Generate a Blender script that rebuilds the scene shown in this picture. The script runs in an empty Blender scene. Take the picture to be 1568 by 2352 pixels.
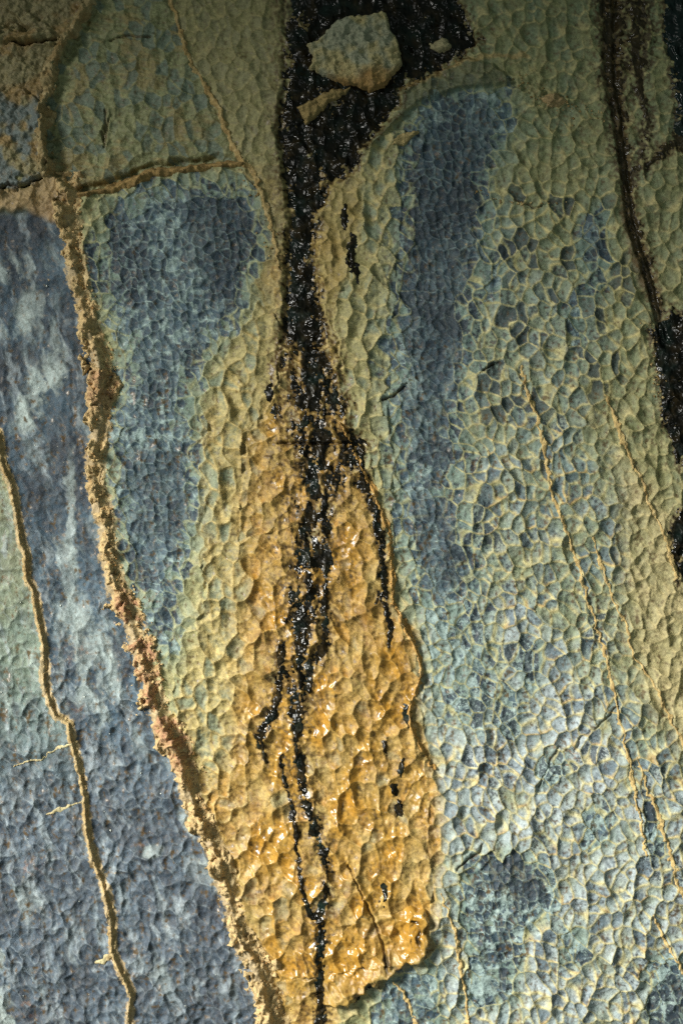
import bpy, bmesh, math
import numpy as np

# ------------------------------------------------------------------ camera, world, lamps
scene = bpy.context.scene
D = 4.2                                     # metres from lens to wall
cam_data = bpy.data.cameras.new("camera")
cam_data.sensor_fit = 'VERTICAL'
cam_data.sensor_height = 36.0
cam_data.lens = 36.0 * D / 2.352
cam_data.clip_end = 100.0
cam = bpy.data.objects.new("camera", cam_data)
cam.location = (0.0, -D, 0.0)
cam.rotation_euler = (math.radians(90), 0, 0)
scene.collection.objects.link(cam)
scene.camera = cam

world = bpy.data.worlds.new("World")
scene.world = world
world.use_nodes = True
bg = world.node_tree.nodes["Background"]
bg.inputs["Color"].default_value = (0.72, 1.0, 0.86, 1)
bg.inputs["Strength"].default_value = 0.115


def area_lamp(name, loc, target, size, power, colour, spread=180):
    ld = bpy.data.lights.new(name, 'AREA')
    ld.shape = 'RECTANGLE'
    ld.size, ld.size_y = size
    ld.energy = power
    ld.color = colour
    ld.spread = math.radians(spread)
    o = bpy.data.objects.new(name, ld)
    o.location = loc
    d = (target[0] - loc[0], target[1] - loc[1], target[2] - loc[2])
    from mathutils import Vector
    o.rotation_euler = Vector(d).to_track_quat('-Z', 'Y').to_euler()
    scene.collection.objects.link(o)
    return o


area_lamp("key_lamp", (-4.3, -3.7, 1.5), (0.35, 0, -1.20), (1.7, 1.7), 52, (1.0, 0.995, 0.93), 37)
area_lamp("fill_lamp", (1.0, -4.4, -1.9), (0.3, 0, -0.7), (1.5, 1.0), 6, (0.95, 1.0, 0.98), 90)

scene.view_settings.view_transform = 'Standard'
scene.view_settings.look = 'None'
scene.view_settings.gamma = 1.0
scene.view_settings.exposure = 0.0
scene.view_settings.use_curve_mapping = False
scene.cycles.max_bounces = 5
scene.cycles.use_denoising = False          # keep the rock's fine grain

# ------------------------------------------------------------------ numeric helpers
# wall units: 1 unit = 1 mm; u runs right, v runs down, 1568 x 2352 units fill the view
F = np.float32
STEP = 2.1
U0, U1, V0, V1 = -96.0, 1664.0, -130.0, 2482.0
NU = int((U1 - U0) / STEP) + 1
NV = int((V1 - V0) / STEP) + 1
uu = (U0 + STEP * np.arange(NU)).astype(F)
vv = (V0 + STEP * np.arange(NV)).astype(F)
U, V = np.meshgrid(uu, vv)


from concurrent.futures import ThreadPoolExecutor
POOL = ThreadPoolExecutor(4)


def perlin(x, y, seed):
    if np.ndim(x) == 2 and x.shape[0] > 200:
        cuts = np.array_split(np.arange(x.shape[0]), 24)
        parts = list(POOL.map(lambda c: perlin_block(x[c[0]:c[-1] + 1], y[c[0]:c[-1] + 1], seed), cuts))
        return np.concatenate(parts)
    return perlin_block(x, y, seed)


def perlin_block(x, y, seed):
    r = np.random.RandomState(seed)
    n = 256
    a = r.rand(n, n).astype(F) * 2 * math.pi
    gx, gy = np.cos(a), np.sin(a)
    xi = np.floor(x).astype(np.int32)
    yi = np.floor(y).astype(np.int32)
    fx = (x - xi).astype(F)
    fy = (y - yi).astype(F)
    sx = fx * fx * fx * (fx * (fx * 6 - 15) + 10)
    sy = fy * fy * fy * (fy * (fy * 6 - 15) + 10)
    x0, y0, x1, y1 = xi & 255, yi & 255, (xi + 1) & 255, (yi + 1) & 255
    d00 = gx[x0, y0] * fx + gy[x0, y0] * fy
    d10 = gx[x1, y0] * (fx - 1) + gy[x1, y0] * fy
    d01 = gx[x0, y1] * fx + gy[x0, y1] * (fy - 1)
    d11 = gx[x1, y1] * (fx - 1) + gy[x1, y1] * (fy - 1)
    a0 = d00 + sx * (d10 - d00)
    a1 = d01 + sx * (d11 - d01)
    return (a0 + sy * (a1 - a0)) * F(1.5)


def fbm(u, v, scale, seed, octaves=4, sy=1.0, gain=0.5):
    out = np.zeros(np.shape(u), F)
    amp, fr, tot = 1.0, 1.0 / scale, 0.0
    for o in range(octaves):
        out += F(amp) * perlin(u * F(fr) + F(17.3 * o), v * F(fr / sy) + F(5.1 * o), seed + o)
        tot += amp
        amp *= gain
        fr *= 2.03
    return out / F(tot)


def sstep(a, b, x):
    t = np.clip((x - F(a)) / F(b - a), 0, 1)
    return t * t * (3 - 2 * t)


def lerp(a, b, t):
    return a + (b - a) * t


def poly_sdf(pts, u, v):
    """signed distance to a closed polygon, negative inside"""
    if u.shape[0] > 800:
        cuts = np.array_split(np.arange(u.shape[0]), 16)
        return np.concatenate(list(POOL.map(lambda c: poly_sdf_block(pts, u[c[0]:c[-1] + 1], v[c[0]:c[-1] + 1]), cuts)))
    return poly_sdf_block(pts, u, v)


def poly_sdf_block(pts, u, v):
    n = len(pts)
    d = np.full(u.shape, 1e9, F)
    ins = np.zeros(u.shape, bool)
    for i in range(n):
        ax, ay = pts[i]
        bx, by = pts[(i + 1) % n]
        ex, ey = bx - ax, by - ay
        wx, wy = u - F(ax), v - F(ay)
        t = np.clip((wx * F(ex) + wy * F(ey)) / F(ex * ex + ey * ey + 1e-9), 0, 1)
        d = np.minimum(d, (wx - t * F(ex)) ** 2 + (wy - t * F(ey)) ** 2)
        if by != ay:
            c = ((ay > v) != (by > v)) & (wx < F(ex) * wy / F(ey))
            ins ^= c
    d = np.sqrt(d)
    return np.where(ins, -d, d)


def soft(pts, u, v, blur):
    """1 inside the polygon, 0 outside, blurred over +-blur; works on the polygon's box only"""
    p = np.array(pts)
    m = blur + 40
    out = np.zeros(u.shape, F)
    sel = (u > p[:, 0].min() - m) & (u < p[:, 0].max() + m) & (v > p[:, 1].min() - m) & (v < p[:, 1].max() + m)
    if sel.any():
        out[sel] = sstep(blur, -blur, poly_sdf(pts, u[sel], v[sel]))
    return out


def line_field(pts, u, v, reach):
    if u.shape[0] > 600:
        cuts = np.array_split(np.arange(u.shape[0]), 16)
        res = list(POOL.map(lambda c: line_block(pts, u[c[0]:c[-1] + 1], v[c[0]:c[-1] + 1], reach), cuts))
        return tuple(np.concatenate(k) for k in zip(*res))
    return line_block(pts, u, v, reach)


def line_block(pts, u, v, reach):
    """distance to a polyline, signed side (positive = right of travel), width given by a third value"""
    P = [tuple(p) + ((1.0,) if len(p) == 2 else ()) for p in pts]
    d = np.full(u.shape, 1e9, F)
    side = np.zeros(u.shape, F)
    w = np.zeros(u.shape, F)
    arc = np.zeros(u.shape, F)
    s0 = 0.0
    for (ax, ay, aw), (bx, by, bw) in zip(P[:-1], P[1:]):
        m = reach
        ex, ey = bx - ax, by - ay
        L = math.hypot(ex, ey)
        wx, wy = u - F(ax), v - F(ay)
        t = np.clip((wx * F(ex) + wy * F(ey)) / F(L * L + 1e-9), 0, 1)
        dd = np.sqrt((wx - t * F(ex)) ** 2 + (wy - t * F(ey)) ** 2)
        b = dd < d
        d = np.where(b, dd, d)
        side = np.where(b, np.sign(F(ey) * wx - F(ex) * wy), side)
        w = np.where(b, F(aw) + t * F(bw - aw), w)
        arc = np.where(b, F(s0) + t * F(L), arc)
        s0 += L
    return d, side, w, arc


def box_of(pts, margin):
    p = np.array([q[:2] for q in pts], float)
    j0 = max(0, int((p[:, 0].min() - margin - U0) / STEP))
    j1 = min(NU, int((p[:, 0].max() + margin - U0) / STEP) + 2)
    i0 = max(0, int((p[:, 1].min() - margin - V0) / STEP))
    i1 = min(NV, int((p[:, 1].max() + margin - V0) / STEP) + 2)
    return i0, i1, j0, j1


def scallops(u, v, sx, sy, seed, shear=0.0, jit=0.9, wvar=0.25, aniso=0.5, size_min=0.75):
    """lower envelope of many paraboloids: bowls that meet in sharp crests"""
    r = np.random.RandomState(seed)
    N = 128
    R = [r.rand(N, N).astype(F) for _ in range(7)]
    shp = u.shape
    H1 = np.empty(shp, F); ED = np.empty(shp, F); DX = np.empty(shp, F); DY = np.empty(shp, F)
    CU = np.empty(shp, F); CV = np.empty(shp, F); RA = np.empty(shp, F); RB = np.empty(shp, F)
    def block(s):
        us, vs = u[s:s + 48], v[s:s + 48]
        p = (us - F(shear) * vs) / F(sx)
        q = vs / F(sy)
        pi, qi = np.floor(p).astype(np.int32), np.floor(q).astype(np.int32)
        m1 = np.full(us.shape, 1e9, F); m2 = m1.copy()
        bx = np.zeros(us.shape, F); by = bx.copy(); bc = bx.copy(); bd = bx.copy(); ra = bx.copy(); rb = bx.copy()
        for dj in (-2, -1, 0, 1, 2):
            for di in (-2, -1, 0, 1, 2):
                ci, cj = pi + di, qi + dj
                a, b = ci & 127, cj & 127
                cx = ci + F(0.5) + F(jit) * (R[0][a, b] - F(0.5))
                cy = cj + F(0.5) + F(jit) * (R[1][a, b] - F(0.5))
                dx, dy = p - cx, q - cy
                rot = (R[2][a, b] - F(0.5)) * F(1.1)
                dx2 = dx + rot * dy
                k = 1 + F(aniso) * (R[3][a, b] - F(0.5))
                val = (dx2 * dx2 * k + dy * dy / k) * (F(size_min) + R[5][a, b] * F(0.8)) + F(wvar) * R[4][a, b]
                less = val < m1
                m2 = np.where(less, m1, np.minimum(m2, val))
                m1 = np.where(less, val, m1)
                bx = np.where(less, dx2, bx); by = np.where(less, dy, by)
                bc = np.where(less, cx, bc); bd = np.where(less, cy, bd)
                ra = np.where(less, R[6][a, b], ra); rb = np.where(less, R[3][b, a], rb)
        e = slice(s, s + 48)
        H1[e], ED[e], DX[e], DY[e] = m1, m2 - m1, bx, by
        CV[e] = bd * F(sy); CU[e] = bc * F(sx) + F(shear) * CV[e]
        RA[e], RB[e] = ra, rb
    list(POOL.map(block, range(0, shp[0], 48)))
    return dict(h=H1, edge=ED, dx=DX, dy=DY, cu=CU, cv=CV, ra=RA, rb=RB)


def srgb(r, g, b):
    c = np.array([r, g, b], float) / 255.0
    return np.where(c <= 0.04045, c / 12.92, ((c + 0.055) / 1.055) ** 2.4).astype(F)


def paint(col, rgb, t):
    col += (rgb - col) * t[..., None]


# ------------------------------------------------------------------ survey of the wall (in wall units)
SEAM = [(150, 385, 26), (163, 440, 34), (163, 500, 26), (168, 560, 24), (178, 625, 24), (192, 700, 26), (205, 750, 30),
        (222, 800, 34), (234, 850, 44), (234, 930, 40), (232, 984, 28), (219, 1050, 22), (217, 1094, 24), (226, 1140, 22),
        (243, 1209, 24), (250, 1284, 20), (268, 1340, 24), (292, 1390, 46), (306, 1440, 42), (326, 1500, 46), (345, 1564, 40),
        (368, 1643, 42), (402, 1700, 54), (424, 1758, 42), (440, 1818, 30), (455, 1868, 30), (480, 1918, 30), (505, 1968, 34),
        (525, 2043, 28), (541, 2108, 26), (560, 2168, 32), (590, 2212, 46), (606, 2268, 46), (622, 2348, 52), (630, 2500, 52)]
VEIN_LEFT = [(-40, 950, 12), (0, 994, 12), (10, 1064, 14), (30, 1109, 10), (40, 1164, 9), (52, 1244, 10), (65, 1274, 9), (65, 1329, 10),
             (80, 1354, 9), (92, 1424, 10), (105, 1484, 10), (105, 1564, 10), (110, 1590, 10), (132, 1643, 10), (162, 1658, 12),
             (170, 1703, 11), (190, 1783, 12), (198, 1843, 13), (205, 1913, 11), (225, 1983, 10), (245, 2043, 9), (260, 2108, 11),
             (262, 2183, 14), (287, 2238, 8), (305, 2278, 8), (298, 2338, 8), (310, 2500, 8)]
VEIN_TOP = [(386, -140, 5), (392, 0, 5), (407, 45, 5), (422, 100, 5), (440, 145, 6), (475, 200, 6), (500, 245, 6), (520, 300, 6),
            (540, 350, 6), (560, 372, 6), (580, 395, 6), (600, 440, 5), (620, 500, 5), (635, 570, 4), (640, 620, 2)]
VEIN_MID = [(784, 975, 4), (809, 1019, 6), (834, 1089, 6), (859, 1124, 7), (879, 1184, 7), (896, 1234, 7), (901, 1309, 7), (903, 1384, 7),
            (929, 1439, 7), (954, 1484, 6), (969, 1534, 7), (964, 1564, 7), (945, 1610, 5), (941, 1650, 6), (952, 1690, 6), (978, 1733, 5), (996, 1770, 3)]
VEIN_R2 = [(1194, 839, 2), (1209, 899, 4), (1229, 949, 4), (1244, 1009, 4), (1254, 1064, 4), (1269, 1144, 4), (1294, 1209, 4),
           (1319, 1274, 4), (1339, 1349, 4), (1364, 1424, 4), (1389, 1509, 4), (1400, 1564, 4), (1416, 1618, 4), (1439, 1733, 4),
           (1469, 1893, 3), (1480, 1960, 2)]
VEIN_R3 = [(1389, 909, 3), (1419, 984, 5), (1449, 1064, 5), (1474, 1109, 5), (1484, 1144, 5), (1509, 1199, 6), (1534, 1249, 6), (1550, 1330, 5)]
VEIN_R4 = [(1359, 1234, 3), (1384, 1309, 4), (1409, 1384, 4), (1434, 1429, 4), (1450, 1500, 3), (1499, 1568, 4), (1529, 1633, 4), (1572, 1715, 4), (1660, 1850, 4)]
VEIN_R5 = [(1462, 1740, 2), (1484, 1808, 4), (1509, 1868, 4), (1534, 1958, 4), (1559, 2043, 4), (1620, 2160, 4)]
VEIN_R6 = [(1500, 2100, 2), (1529, 2168, 4), (1575, 2240, 4), (1660, 2330, 3)]
VEIN_LOW = [(905, 2255, 2), (925, 2280, 3), (943, 2320, 4), (958, 2370, 4), (990, 2480, 3)]
VEIN_BR1 = [(170, 1706, 6), (130, 1718, 5), (100, 1742, 5), (40, 1757, 2)]
VEIN_BR2 = [(196, 1836, 6), (165, 1850, 6), (140, 1856, 8), (110, 1868, 4)]
VEIN_BR3 = [(262, 2190, 10), (240, 2202, 9), (224, 2206, 4)]
VEIN_LOWR = [(1010, 2050, 2), (1030, 2100, 4), (1050, 2150, 5), (1052, 2200, 5), (1068, 2280, 4), (1076, 2380, 4), (1085, 2480, 3)]
SHELF_EDGE = [(240, -140), (217, 0), (178, 65), (150, 108), (131, 142), (122, 185), (107, 240), (118, 270), (105, 320), (112, 365), (118, 392)]
LEDGE = [(185, 448, 8), (250, 434, 13), (310, 412, 15), (350, 396, 14), (400, 388, 12), (450, 385, 11), (500, 376, 9), (555, 376, 6)]
GROOVE = [(1384, -140, 66), (1400, 0, 52), (1400, 125, 44), (1405, 200, 36), (1420, 280, 30), (1428, 350, 26), (1436, 425, 24), (1446, 500, 24),
          (1462, 560, 26), (1490, 640, 24), (1508, 715, 20), (1526, 790, 20)]

# ------------------------------------------------------------------ relief
w1 = fbm(U, V, 90, 11, 3)
w2 = fbm(U, V, 90, 23, 3)
w3 = fbm(U, V, 22, 31, 2)
w4 = fbm(U, V, 22, 37, 2)
UW = U + 14 * w1 + 1.6 * w3
VW = V + 14 * w2 + 1.6 * w4

big = scallops(UW, VW, 26, 35, 5, shear=0.12, jit=0.85, wvar=0.30, aniso=0.6, size_min=0.65)
small = scallops(UW, VW, 18, 23, 9, shear=0.10, jit=0.7, wvar=0.14, aniso=0.3, size_min=0.8)
ca, cb = int((340 - U0) / STEP), int((1060 - U0) / STEP)          # columns that hold the largest scallops
large = scallops(UW[:, ca:cb], VW[:, ca:cb], 31, 43, 15, shear=0.12, jit=0.85, wvar=0.30, aniso=0.6, size_min=0.65)
BELT = [(440, 850), (520, 780), (590, 690), (640, 740), (640, 900), (560, 1000), (545, 1250), (540, 1450), (520, 1700), (470, 1800), (420, 1700), (400, 1640), (400, 1500), (450, 1400), (480, 1300), (470, 1180), (455, 1080), (470, 960)]
BELT2 = [(840, 330), (930, 300), (920, 500), (905, 700), (890, 950), (910, 1150), (880, 1150), (820, 1010), (770, 850), (770, 700), (830, 560)]
m_belt = np.maximum(soft(BELT, U + 30 * w1, V + 30 * w2, 40), soft(BELT2, U + 20 * w1, V + 20 * w2, 24))
m_big = np.maximum(m_belt, soft([(520, 1250), (900, 1150), (905, 1380), (965, 1500), (990, 2050), (980, 2200), (620, 2260), (480, 1850)], U, V, 40))
sw = (sstep(0.35, 0.65, m_big + 0.25 * w1))[..., None] > 0.5
for k_ in big:
    big[k_][:, ca:cb] = np.where(sw[:, ca:cb, 0], large[k_], big[k_][:, ca:cb])
big_gain = 1 + 0.3 * sw[..., 0].astype(F)
n_macro = fbm(U, V, 420, 51, 3)
n_mid = fbm(U, V, 75, 61, 4)
n_fine = fbm(U, V, 12, 71, 3)
n_speck = fbm(U, V, 9, 81, 3)
n_cloud = fbm(U, V, 70, 91, 4, sy=1.6)
n_strat = fbm(U + 0.3 * V, V - 0.22 * U, 60, 97, 3, sy=0.16)

# -- regions (soft masks on gently warped coordinates)
UM, VM = U + 16 * w1 + 5 * w3, V + 16 * w2 + 5 * w4


def region(pts, blur, cellmix=0.0):
    a = soft(pts, UM, VM, blur)
    if cellmix > 0:
        b = soft(pts, big['cu'], big['cv'], blur)
        a = a * F(1 - cellmix) + b * F(cellmix)
    return a


d_seam, s_seam, w_seam, a_seam = line_field(SEAM, U, V, 200)
d_vl, s_vl, w_vl, a_vl = line_field(VEIN_LEFT, U, V, 200)
d_vm, s_vm, w_vm, a_vm = line_field(VEIN_MID, U, V, 200)
left_of_seam = np.where(V > 385, (s_seam > 0), False)      # travel downwards: +side is left of it on the picture
seam_u = np.interp(vv, [p[1] for p in SEAM], [p[0] for p in SEAM]).astype(F)[:, None] + np.zeros_like(U)
vl_u = np.interp(vv, [p[1] for p in VEIN_LEFT], [p[0] for p in VEIN_LEFT], left=-400).astype(F)[:, None] + np.zeros_like(U)
vm_u = np.interp(vv, [p[1] for p in VEIN_MID], [p[0] for p in VEIN_MID]).astype(F)[:, None] + np.zeros_like(U)
gr_u = np.interp(vv, [p[1] for p in GROOVE], [p[0] for p in GROOVE]).astype(F)[:, None] + np.zeros_like(U)

STRIP_LEFT = ((U < seam_u) & (V > 470))
m_strip = sstep(4, -4, U - seam_u) * sstep(455, 500, V + 20 * w1 + 0.15 * (U - 90))
m_stripA = m_strip * sstep(3, -3, U - vl_u) * sstep(960, 1000, V)
SHELF = [(-140, -180), (240, -180), (217, 0), (178, 65), (150, 108), (131, 142), (122, 185), (107, 240), (118, 270), (105, 320),
         (112, 365), (112, 402), (78, 424), (40, 430), (20, 416), (0, 440), (-140, 470)]
w5 = fbm(U, V, 48, 41, 3)
w6 = fbm(U, V, 48, 45, 3)
m_shelf = soft(SHELF, U + 9 * w3 + 42 * w5, V + 9 * w4 + 42 * w6, 4)
m_shelf_wide = soft(SHELF, U, V, 60)
PANEL = [(240, -180), (217, 0), (178, 65), (131, 142), (122, 185), (107, 240), (105, 320), (118, 400), (185, 446), (250, 430), (310, 408),
         (350, 392), (450, 383), (555, 372), (520, 300), (475, 200), (422, 100), (392, 0), (380, -180)]
m_panel = soft(PANEL, U + 3 * w3, V + 3 * w4, 6)
m_panel_top = soft([(392, -180), (392, 0), (422, 100), (475, 200), (520, 300), (555, 372), (600, 440), (640, 600), (660, 400), (650, 200), (660, 0), (660, -180)], U, V, 8)
ROUGH_LEFT = [(-140, 428), (0, 440), (60, 430), (110, 402), (150, 400), (165, 450), (150, 520), (60, 478), (0, 480), (-140, 500)]
m_roughl = region(ROUGH_LEFT, 8)

# ochre flowstone in the middle
OCHRE = [(560, 380), (650, 380), (650, 780), (790, 780), (800, 980), (834, 1089), (879, 1184), (901, 1309), (905, 1384), (954, 1484), (972, 1540),
         (955, 1640), (985, 1733), (1005, 1800), (1012, 1900), (1000, 2060), (985, 2110), (985, 2170), (965, 2210), (900, 2240),
         (840, 2280), (770, 2320), (745, 2480), (640, 2480), (620, 2300), (560, 2150), (500, 1930), (445, 1780), (400, 1660), (430, 1540), (470, 1420),
         (480, 1300), (470, 1180), (455, 1080), (470, 960), (520, 840), (580, 740), (610, 640), (625, 520)]
m_ochre = region(OCHRE, 14, 0.6)
OCHRE_R = [(650, 380), (830, 380), (835, 420), (835, 520), (800, 640), (760, 780), (800, 900), (800, 980), (640, 900)]
m_ochre_r = region(OCHRE_R, 22)
WET = [(610, 900), (800, 980), (901, 1309), (905, 1384), (972, 1540), (955, 1640), (985, 1800), (990, 1950), (985, 2170), (900, 2240), (770, 2320),
       (640, 2350), (600, 2200), (560, 2000), (560, 1750), (570, 1500), (600, 1250)]
m_wet = region(WET, 45)

# slate patches
SL_MID = [(262, 470), (340, 440), (430, 425), (560, 430), (592, 500), (590, 580), (555, 700), (490, 780), (445, 860), (435, 960), (440, 1060),
          (445, 1200), (420, 1290), (395, 1400), (400, 1500), (345, 1490), (320, 1350), (280, 1200), (262, 1000), (290, 800), (240, 680), (235, 560)]
SL_RIGHT = [(945, 250), (1030, 200), (1150, 205), (1165, 300), (1120, 420), (1105, 560), (1075, 700), (1070, 850), (1040, 960), (1060, 1040),
            (1030, 1120), (1060, 1200), (1080, 1330), (1050, 1400), (980, 1390), (945, 1300), (925, 1180), (910, 1050), (900, 950), (905, 800), (915, 640), (930, 480)]
SL_SMALL = [[(1330, 500), (1375, 470), (1395, 560), (1385, 660), (1350, 690), (1325, 600)], [(1290, 690), (1330, 690), (1340, 770), (1300, 790)],
            [(1100, 600), (1150, 620), (1150, 700), (1110, 700)], [(1190, 1480), (1240, 1490), (1235, 1590), (1195, 1580)],
            [(1080, 1960), (1180, 1950), (1260, 2000), (1280, 2080), (1200, 2150), (1180, 2300), (1060, 2320), (1080, 2200), (1050, 2060)],
            [(1340, 1870), (1400, 1850), (1400, 1930), (1345, 1950)], [(1480, 1860), (1510, 1850), (1520, 1960), (1490, 1960)],
            [(860, 2270), (930, 2230), (1000, 2220), (1000, 2300), (1050, 2480), (860, 2480)], [(1290, 2130), (1340, 2120), (1340, 2200), (1300, 2210)],
            [(1150, 1570), (1200, 1600), (1190, 1700), (1150, 1680)], [(1500, 2200), (1660, 2200), (1660, 2480), (1480, 2480)],
            [(1240, 1740), (1300, 1730), (1300, 1790), (1240, 1800)]]
m_slate = np.maximum(region(SL_MID, 72, 0.7), region(SL_RIGHT, 74, 0.7))
m_slate = np.maximum(m_slate, F(0.5) * region([(960, 1370), (1090, 1330), (1150, 1480), (1150, 1640), (1060, 1700), (1000, 1640), (985, 1520)], 60, 0.8))
for s in SL_SMALL:
    m_slate = np.maximum(m_slate, F(0.8) * region(s, 34, 0.5))
m_dark = np.maximum(region([(430, 440), (570, 440), (585, 560), (540, 720), (470, 640), (420, 560)], 40),
                    region([(950, 330), (1120, 260), (1110, 480), (1080, 700), (1040, 900), (960, 900), (915, 700), (940, 500)], 50))
for pts_, k_ in (([(275, 1040), (440, 1030), (445, 1190), (400, 1270), (300, 1220)], 0.8), ([(930, 1130), (1010, 1120), (1070, 1200), (1090, 1330), (1000, 1390), (950, 1300)], 0.7),
                 ([(920, 900), (1030, 900), (1040, 1040), (930, 1060)], 0.6), ([(1090, 1960), (1180, 1950), (1260, 2000), (1260, 2070), (1180, 2090), (1090, 2060)], 0.75), ([(290, 800), (420, 830), (400, 900), (290, 900)], 0.5)):
    m_dark = np.maximum(m_dark, F(k_) * region(pts_, 34))
# pale grey-blue bloom on the lower right and mid right
PALE = [(1090, 420), (1160, 480), (1240, 620), (1350, 640), (1390, 760), (1330, 900), (1420, 1150), (1440, 1300), (1420, 1450), (1440, 1560), (1500, 1650), (1680, 1800), (1680, 2500), (860, 2500),
        (1000, 2200), (1010, 2050), (1030, 1900), (1000, 1720), (985, 1560), (960, 1440), (930, 1300), (900, 1100), (850, 900), (880, 600), (900, 480)]
m_pale = region(PALE, 60, 0.5)
m_pale_strong = np.maximum(F(0.65) * region([(1030, 1900), (1250, 1900), (1480, 1750), (1680, 1900), (1680, 2500), (1000, 2500)], 70, 0.4), region([(985, 1400), (1180, 1400), (1330, 1560), (1420, 1700), (1420, 1850), (1250, 1950), (1050, 1960), (1010, 1750)], 70, 0.4))

# -- heights (units of 1 mm, towards the viewer)
right_of_vm = sstep(-3, 3, U - vm_u) * sstep(960, 1000, V) * sstep(1800, 1740, V)
relief_big = F(1.0) * np.ones_like(U)
relief_big *= 1 - 0.55 * m_strip * sstep(1700, 1200, V) + 0.05 * m_strip * sstep(1200, 1700, V)
relief_big *= 1 - 0.15 * m_slate
relief_big *= 1 - 0.30 * m_panel - 0.25 * m_panel_top
relief_big *= 1 - 0.85 * m_shelf
relief_big *= 1 - 0.5 * soft([(560, 380), (650, 330), (660, 760), (600, 800)], U, V, 30)
mix_small = np.clip(0.9 * m_slate + 0.35 * m_strip + 0.1 * m_ochre * sstep(1000, 1200, V), 0, 1)
bowl = 18.0 * big_gain * np.minimum(big['h'], 0.85) * (1 - mix_small) + 11 * np.minimum(small['h'], 0.8) * mix_small
H = bowl * relief_big * (0.85 + 0.4 * n_mid)
shingle = 1.5 * (big['dx'] + 0.55 * big['dy']) * (1 - mix_small) + 0.8 * (small['dx'] + 0.55 * small['dy']) * mix_small
H += shingle * relief_big
H += 3.0 * small['h'] * relief_big * (1 - mix_small)
H += 16 * n_macro + 5.5 * n_mid + (0.9 - 0.5 * m_strip) * (1.1 * n_fine + 0.7 * fbm(U, V, 5.5, 75, 2)) * (1 - 0.75 * m_wet)
H += 4.0 * fbm(U, V, 38, 131, 3) * (m_ochre + 0.2)
# panels
H += 15 * m_shelf + m_shelf * (14 * fbm(U, V, 70, 141, 4) + 11 * fbm(U, V, 20, 145, 4))
for pts_, dh in (([(-20, 62), (50, 72), (125, 82), (132, 97), (60, 104), (-20, 98)], 15), ([(30, 200), (100, 235), (118, 270), (105, 330), (110, 380), (75, 420), (20, 400), (-30, 330), (-30, 240)], 10),
                 ([(30, -60), (70, 30), (120, 70), (200, 20), (220, -60)], -9), ([(-20, -60), (20, 20), (60, 62), (-20, 55)], -16), ([(60, 108), (128, 104), (112, 190), (92, 232), (55, 200)], -6)):
    H += dh * soft(pts_, U + 8 * w3 + 20 * w5, V + 8 * w4 + 20 * w6, 4)
H -= 9 * m_panel + 6 * m_panel * sstep(150, 0, poly_sdf(SHELF, U, V)) + 6 * m_panel * sstep(330, 400, V)
H += m_panel * (3.2 * n_strat + 6 * fbm(U, V, 34, 147, 4, sy=1.8))
H -= 7 * m_panel_top * sstep(380, 200, V)
d_l, s_l, w_l, a_l = line_field([(p[0], p[1] - 15, p[2]) for p in LEDGE], U + 8 * w3, V + 8 * w4, 60)
H -= 15 * sstep(13, 2, d_l) * sstep(560, 480, U)
H += 7 * m_stripA
H += 8 * m_strip * np.exp(-np.clip(seam_u - U, 0, 400) / 36) * (1 + 0.8 * n_mid)
H += 5 * m_stripA * np.exp(-np.clip(vl_u - U, 0, 400) / 26) * (1 + 0.8 * n_mid)
H += m_roughl * (10 * fbm(U, V, 34, 151, 4) + 8)
rs = np.where(V > 395, sstep(0, 12, U - seam_u), 0)
H -= rs * 9 * np.exp(-np.clip(U - seam_u, 0, 400) / 80) * sstep(395, 480, V)
H -= rs * 22 * np.exp(-((U - seam_u - 30) / 26) ** 2) * (np.exp(-((V - 840) / 90) ** 2) + 0.6 * sstep(2120, 2220, V) + 0.5 * np.exp(-((V - 1740) / 70) ** 2))
H += 10 * np.exp(-((U - 720) / 150) ** 2) * sstep(900, 1200, V) * sstep(2350, 2100, V)
H -= 9 * right_of_vm * np.exp(-np.clip(U - vm_u, 0, 300) / 60)
d_g, s_g, w_g, a_g = line_field(GROOVE, U, V, 120)
m_groove = sstep(1.0, 0.35, d_g / (w_g * 0.5 + 4)) * sstep(830, 780, V)
H -= 13 * m_groove
H -= 10 * sstep(0, 14, U - gr_u) * sstep(820, 760, V)
ALG_TOP = [(648, -180), (648, 0), (655, 100), (650, 200), (640, 260), (637, 310), (650, 400), (660, 500), (655, 600), (652, 700), (648, 800), (748, 800), (738, 700), (724, 600), (728, 500),
           (762, 425), (815, 395), (834, 345), (874, 300), (919, 245), (922, 203), (984, 178), (1034, 150), (1074, 125), (1104, 90), (1084, 50), (1060, 0), (1060, -180)]
m_algtop = soft(ALG_TOP, U + 6 * w3, V + 6 * w4, 9)
H -= 15 * m_algtop
SLAB_EDGE = [(924, 203), (984, 178), (1034, 152), (1074, 135), (1130, 150), (1180, 190), (1050, 205), (960, 235), (900, 290), (850, 340), (838, 345), (880, 300), (922, 245)]
H += 14 * soft(SLAB_EDGE, U + 5 * w3, V + 5 * w4, 5) + soft(SLAB_EDGE, U, V, 12) * 3 * n_strat
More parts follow.
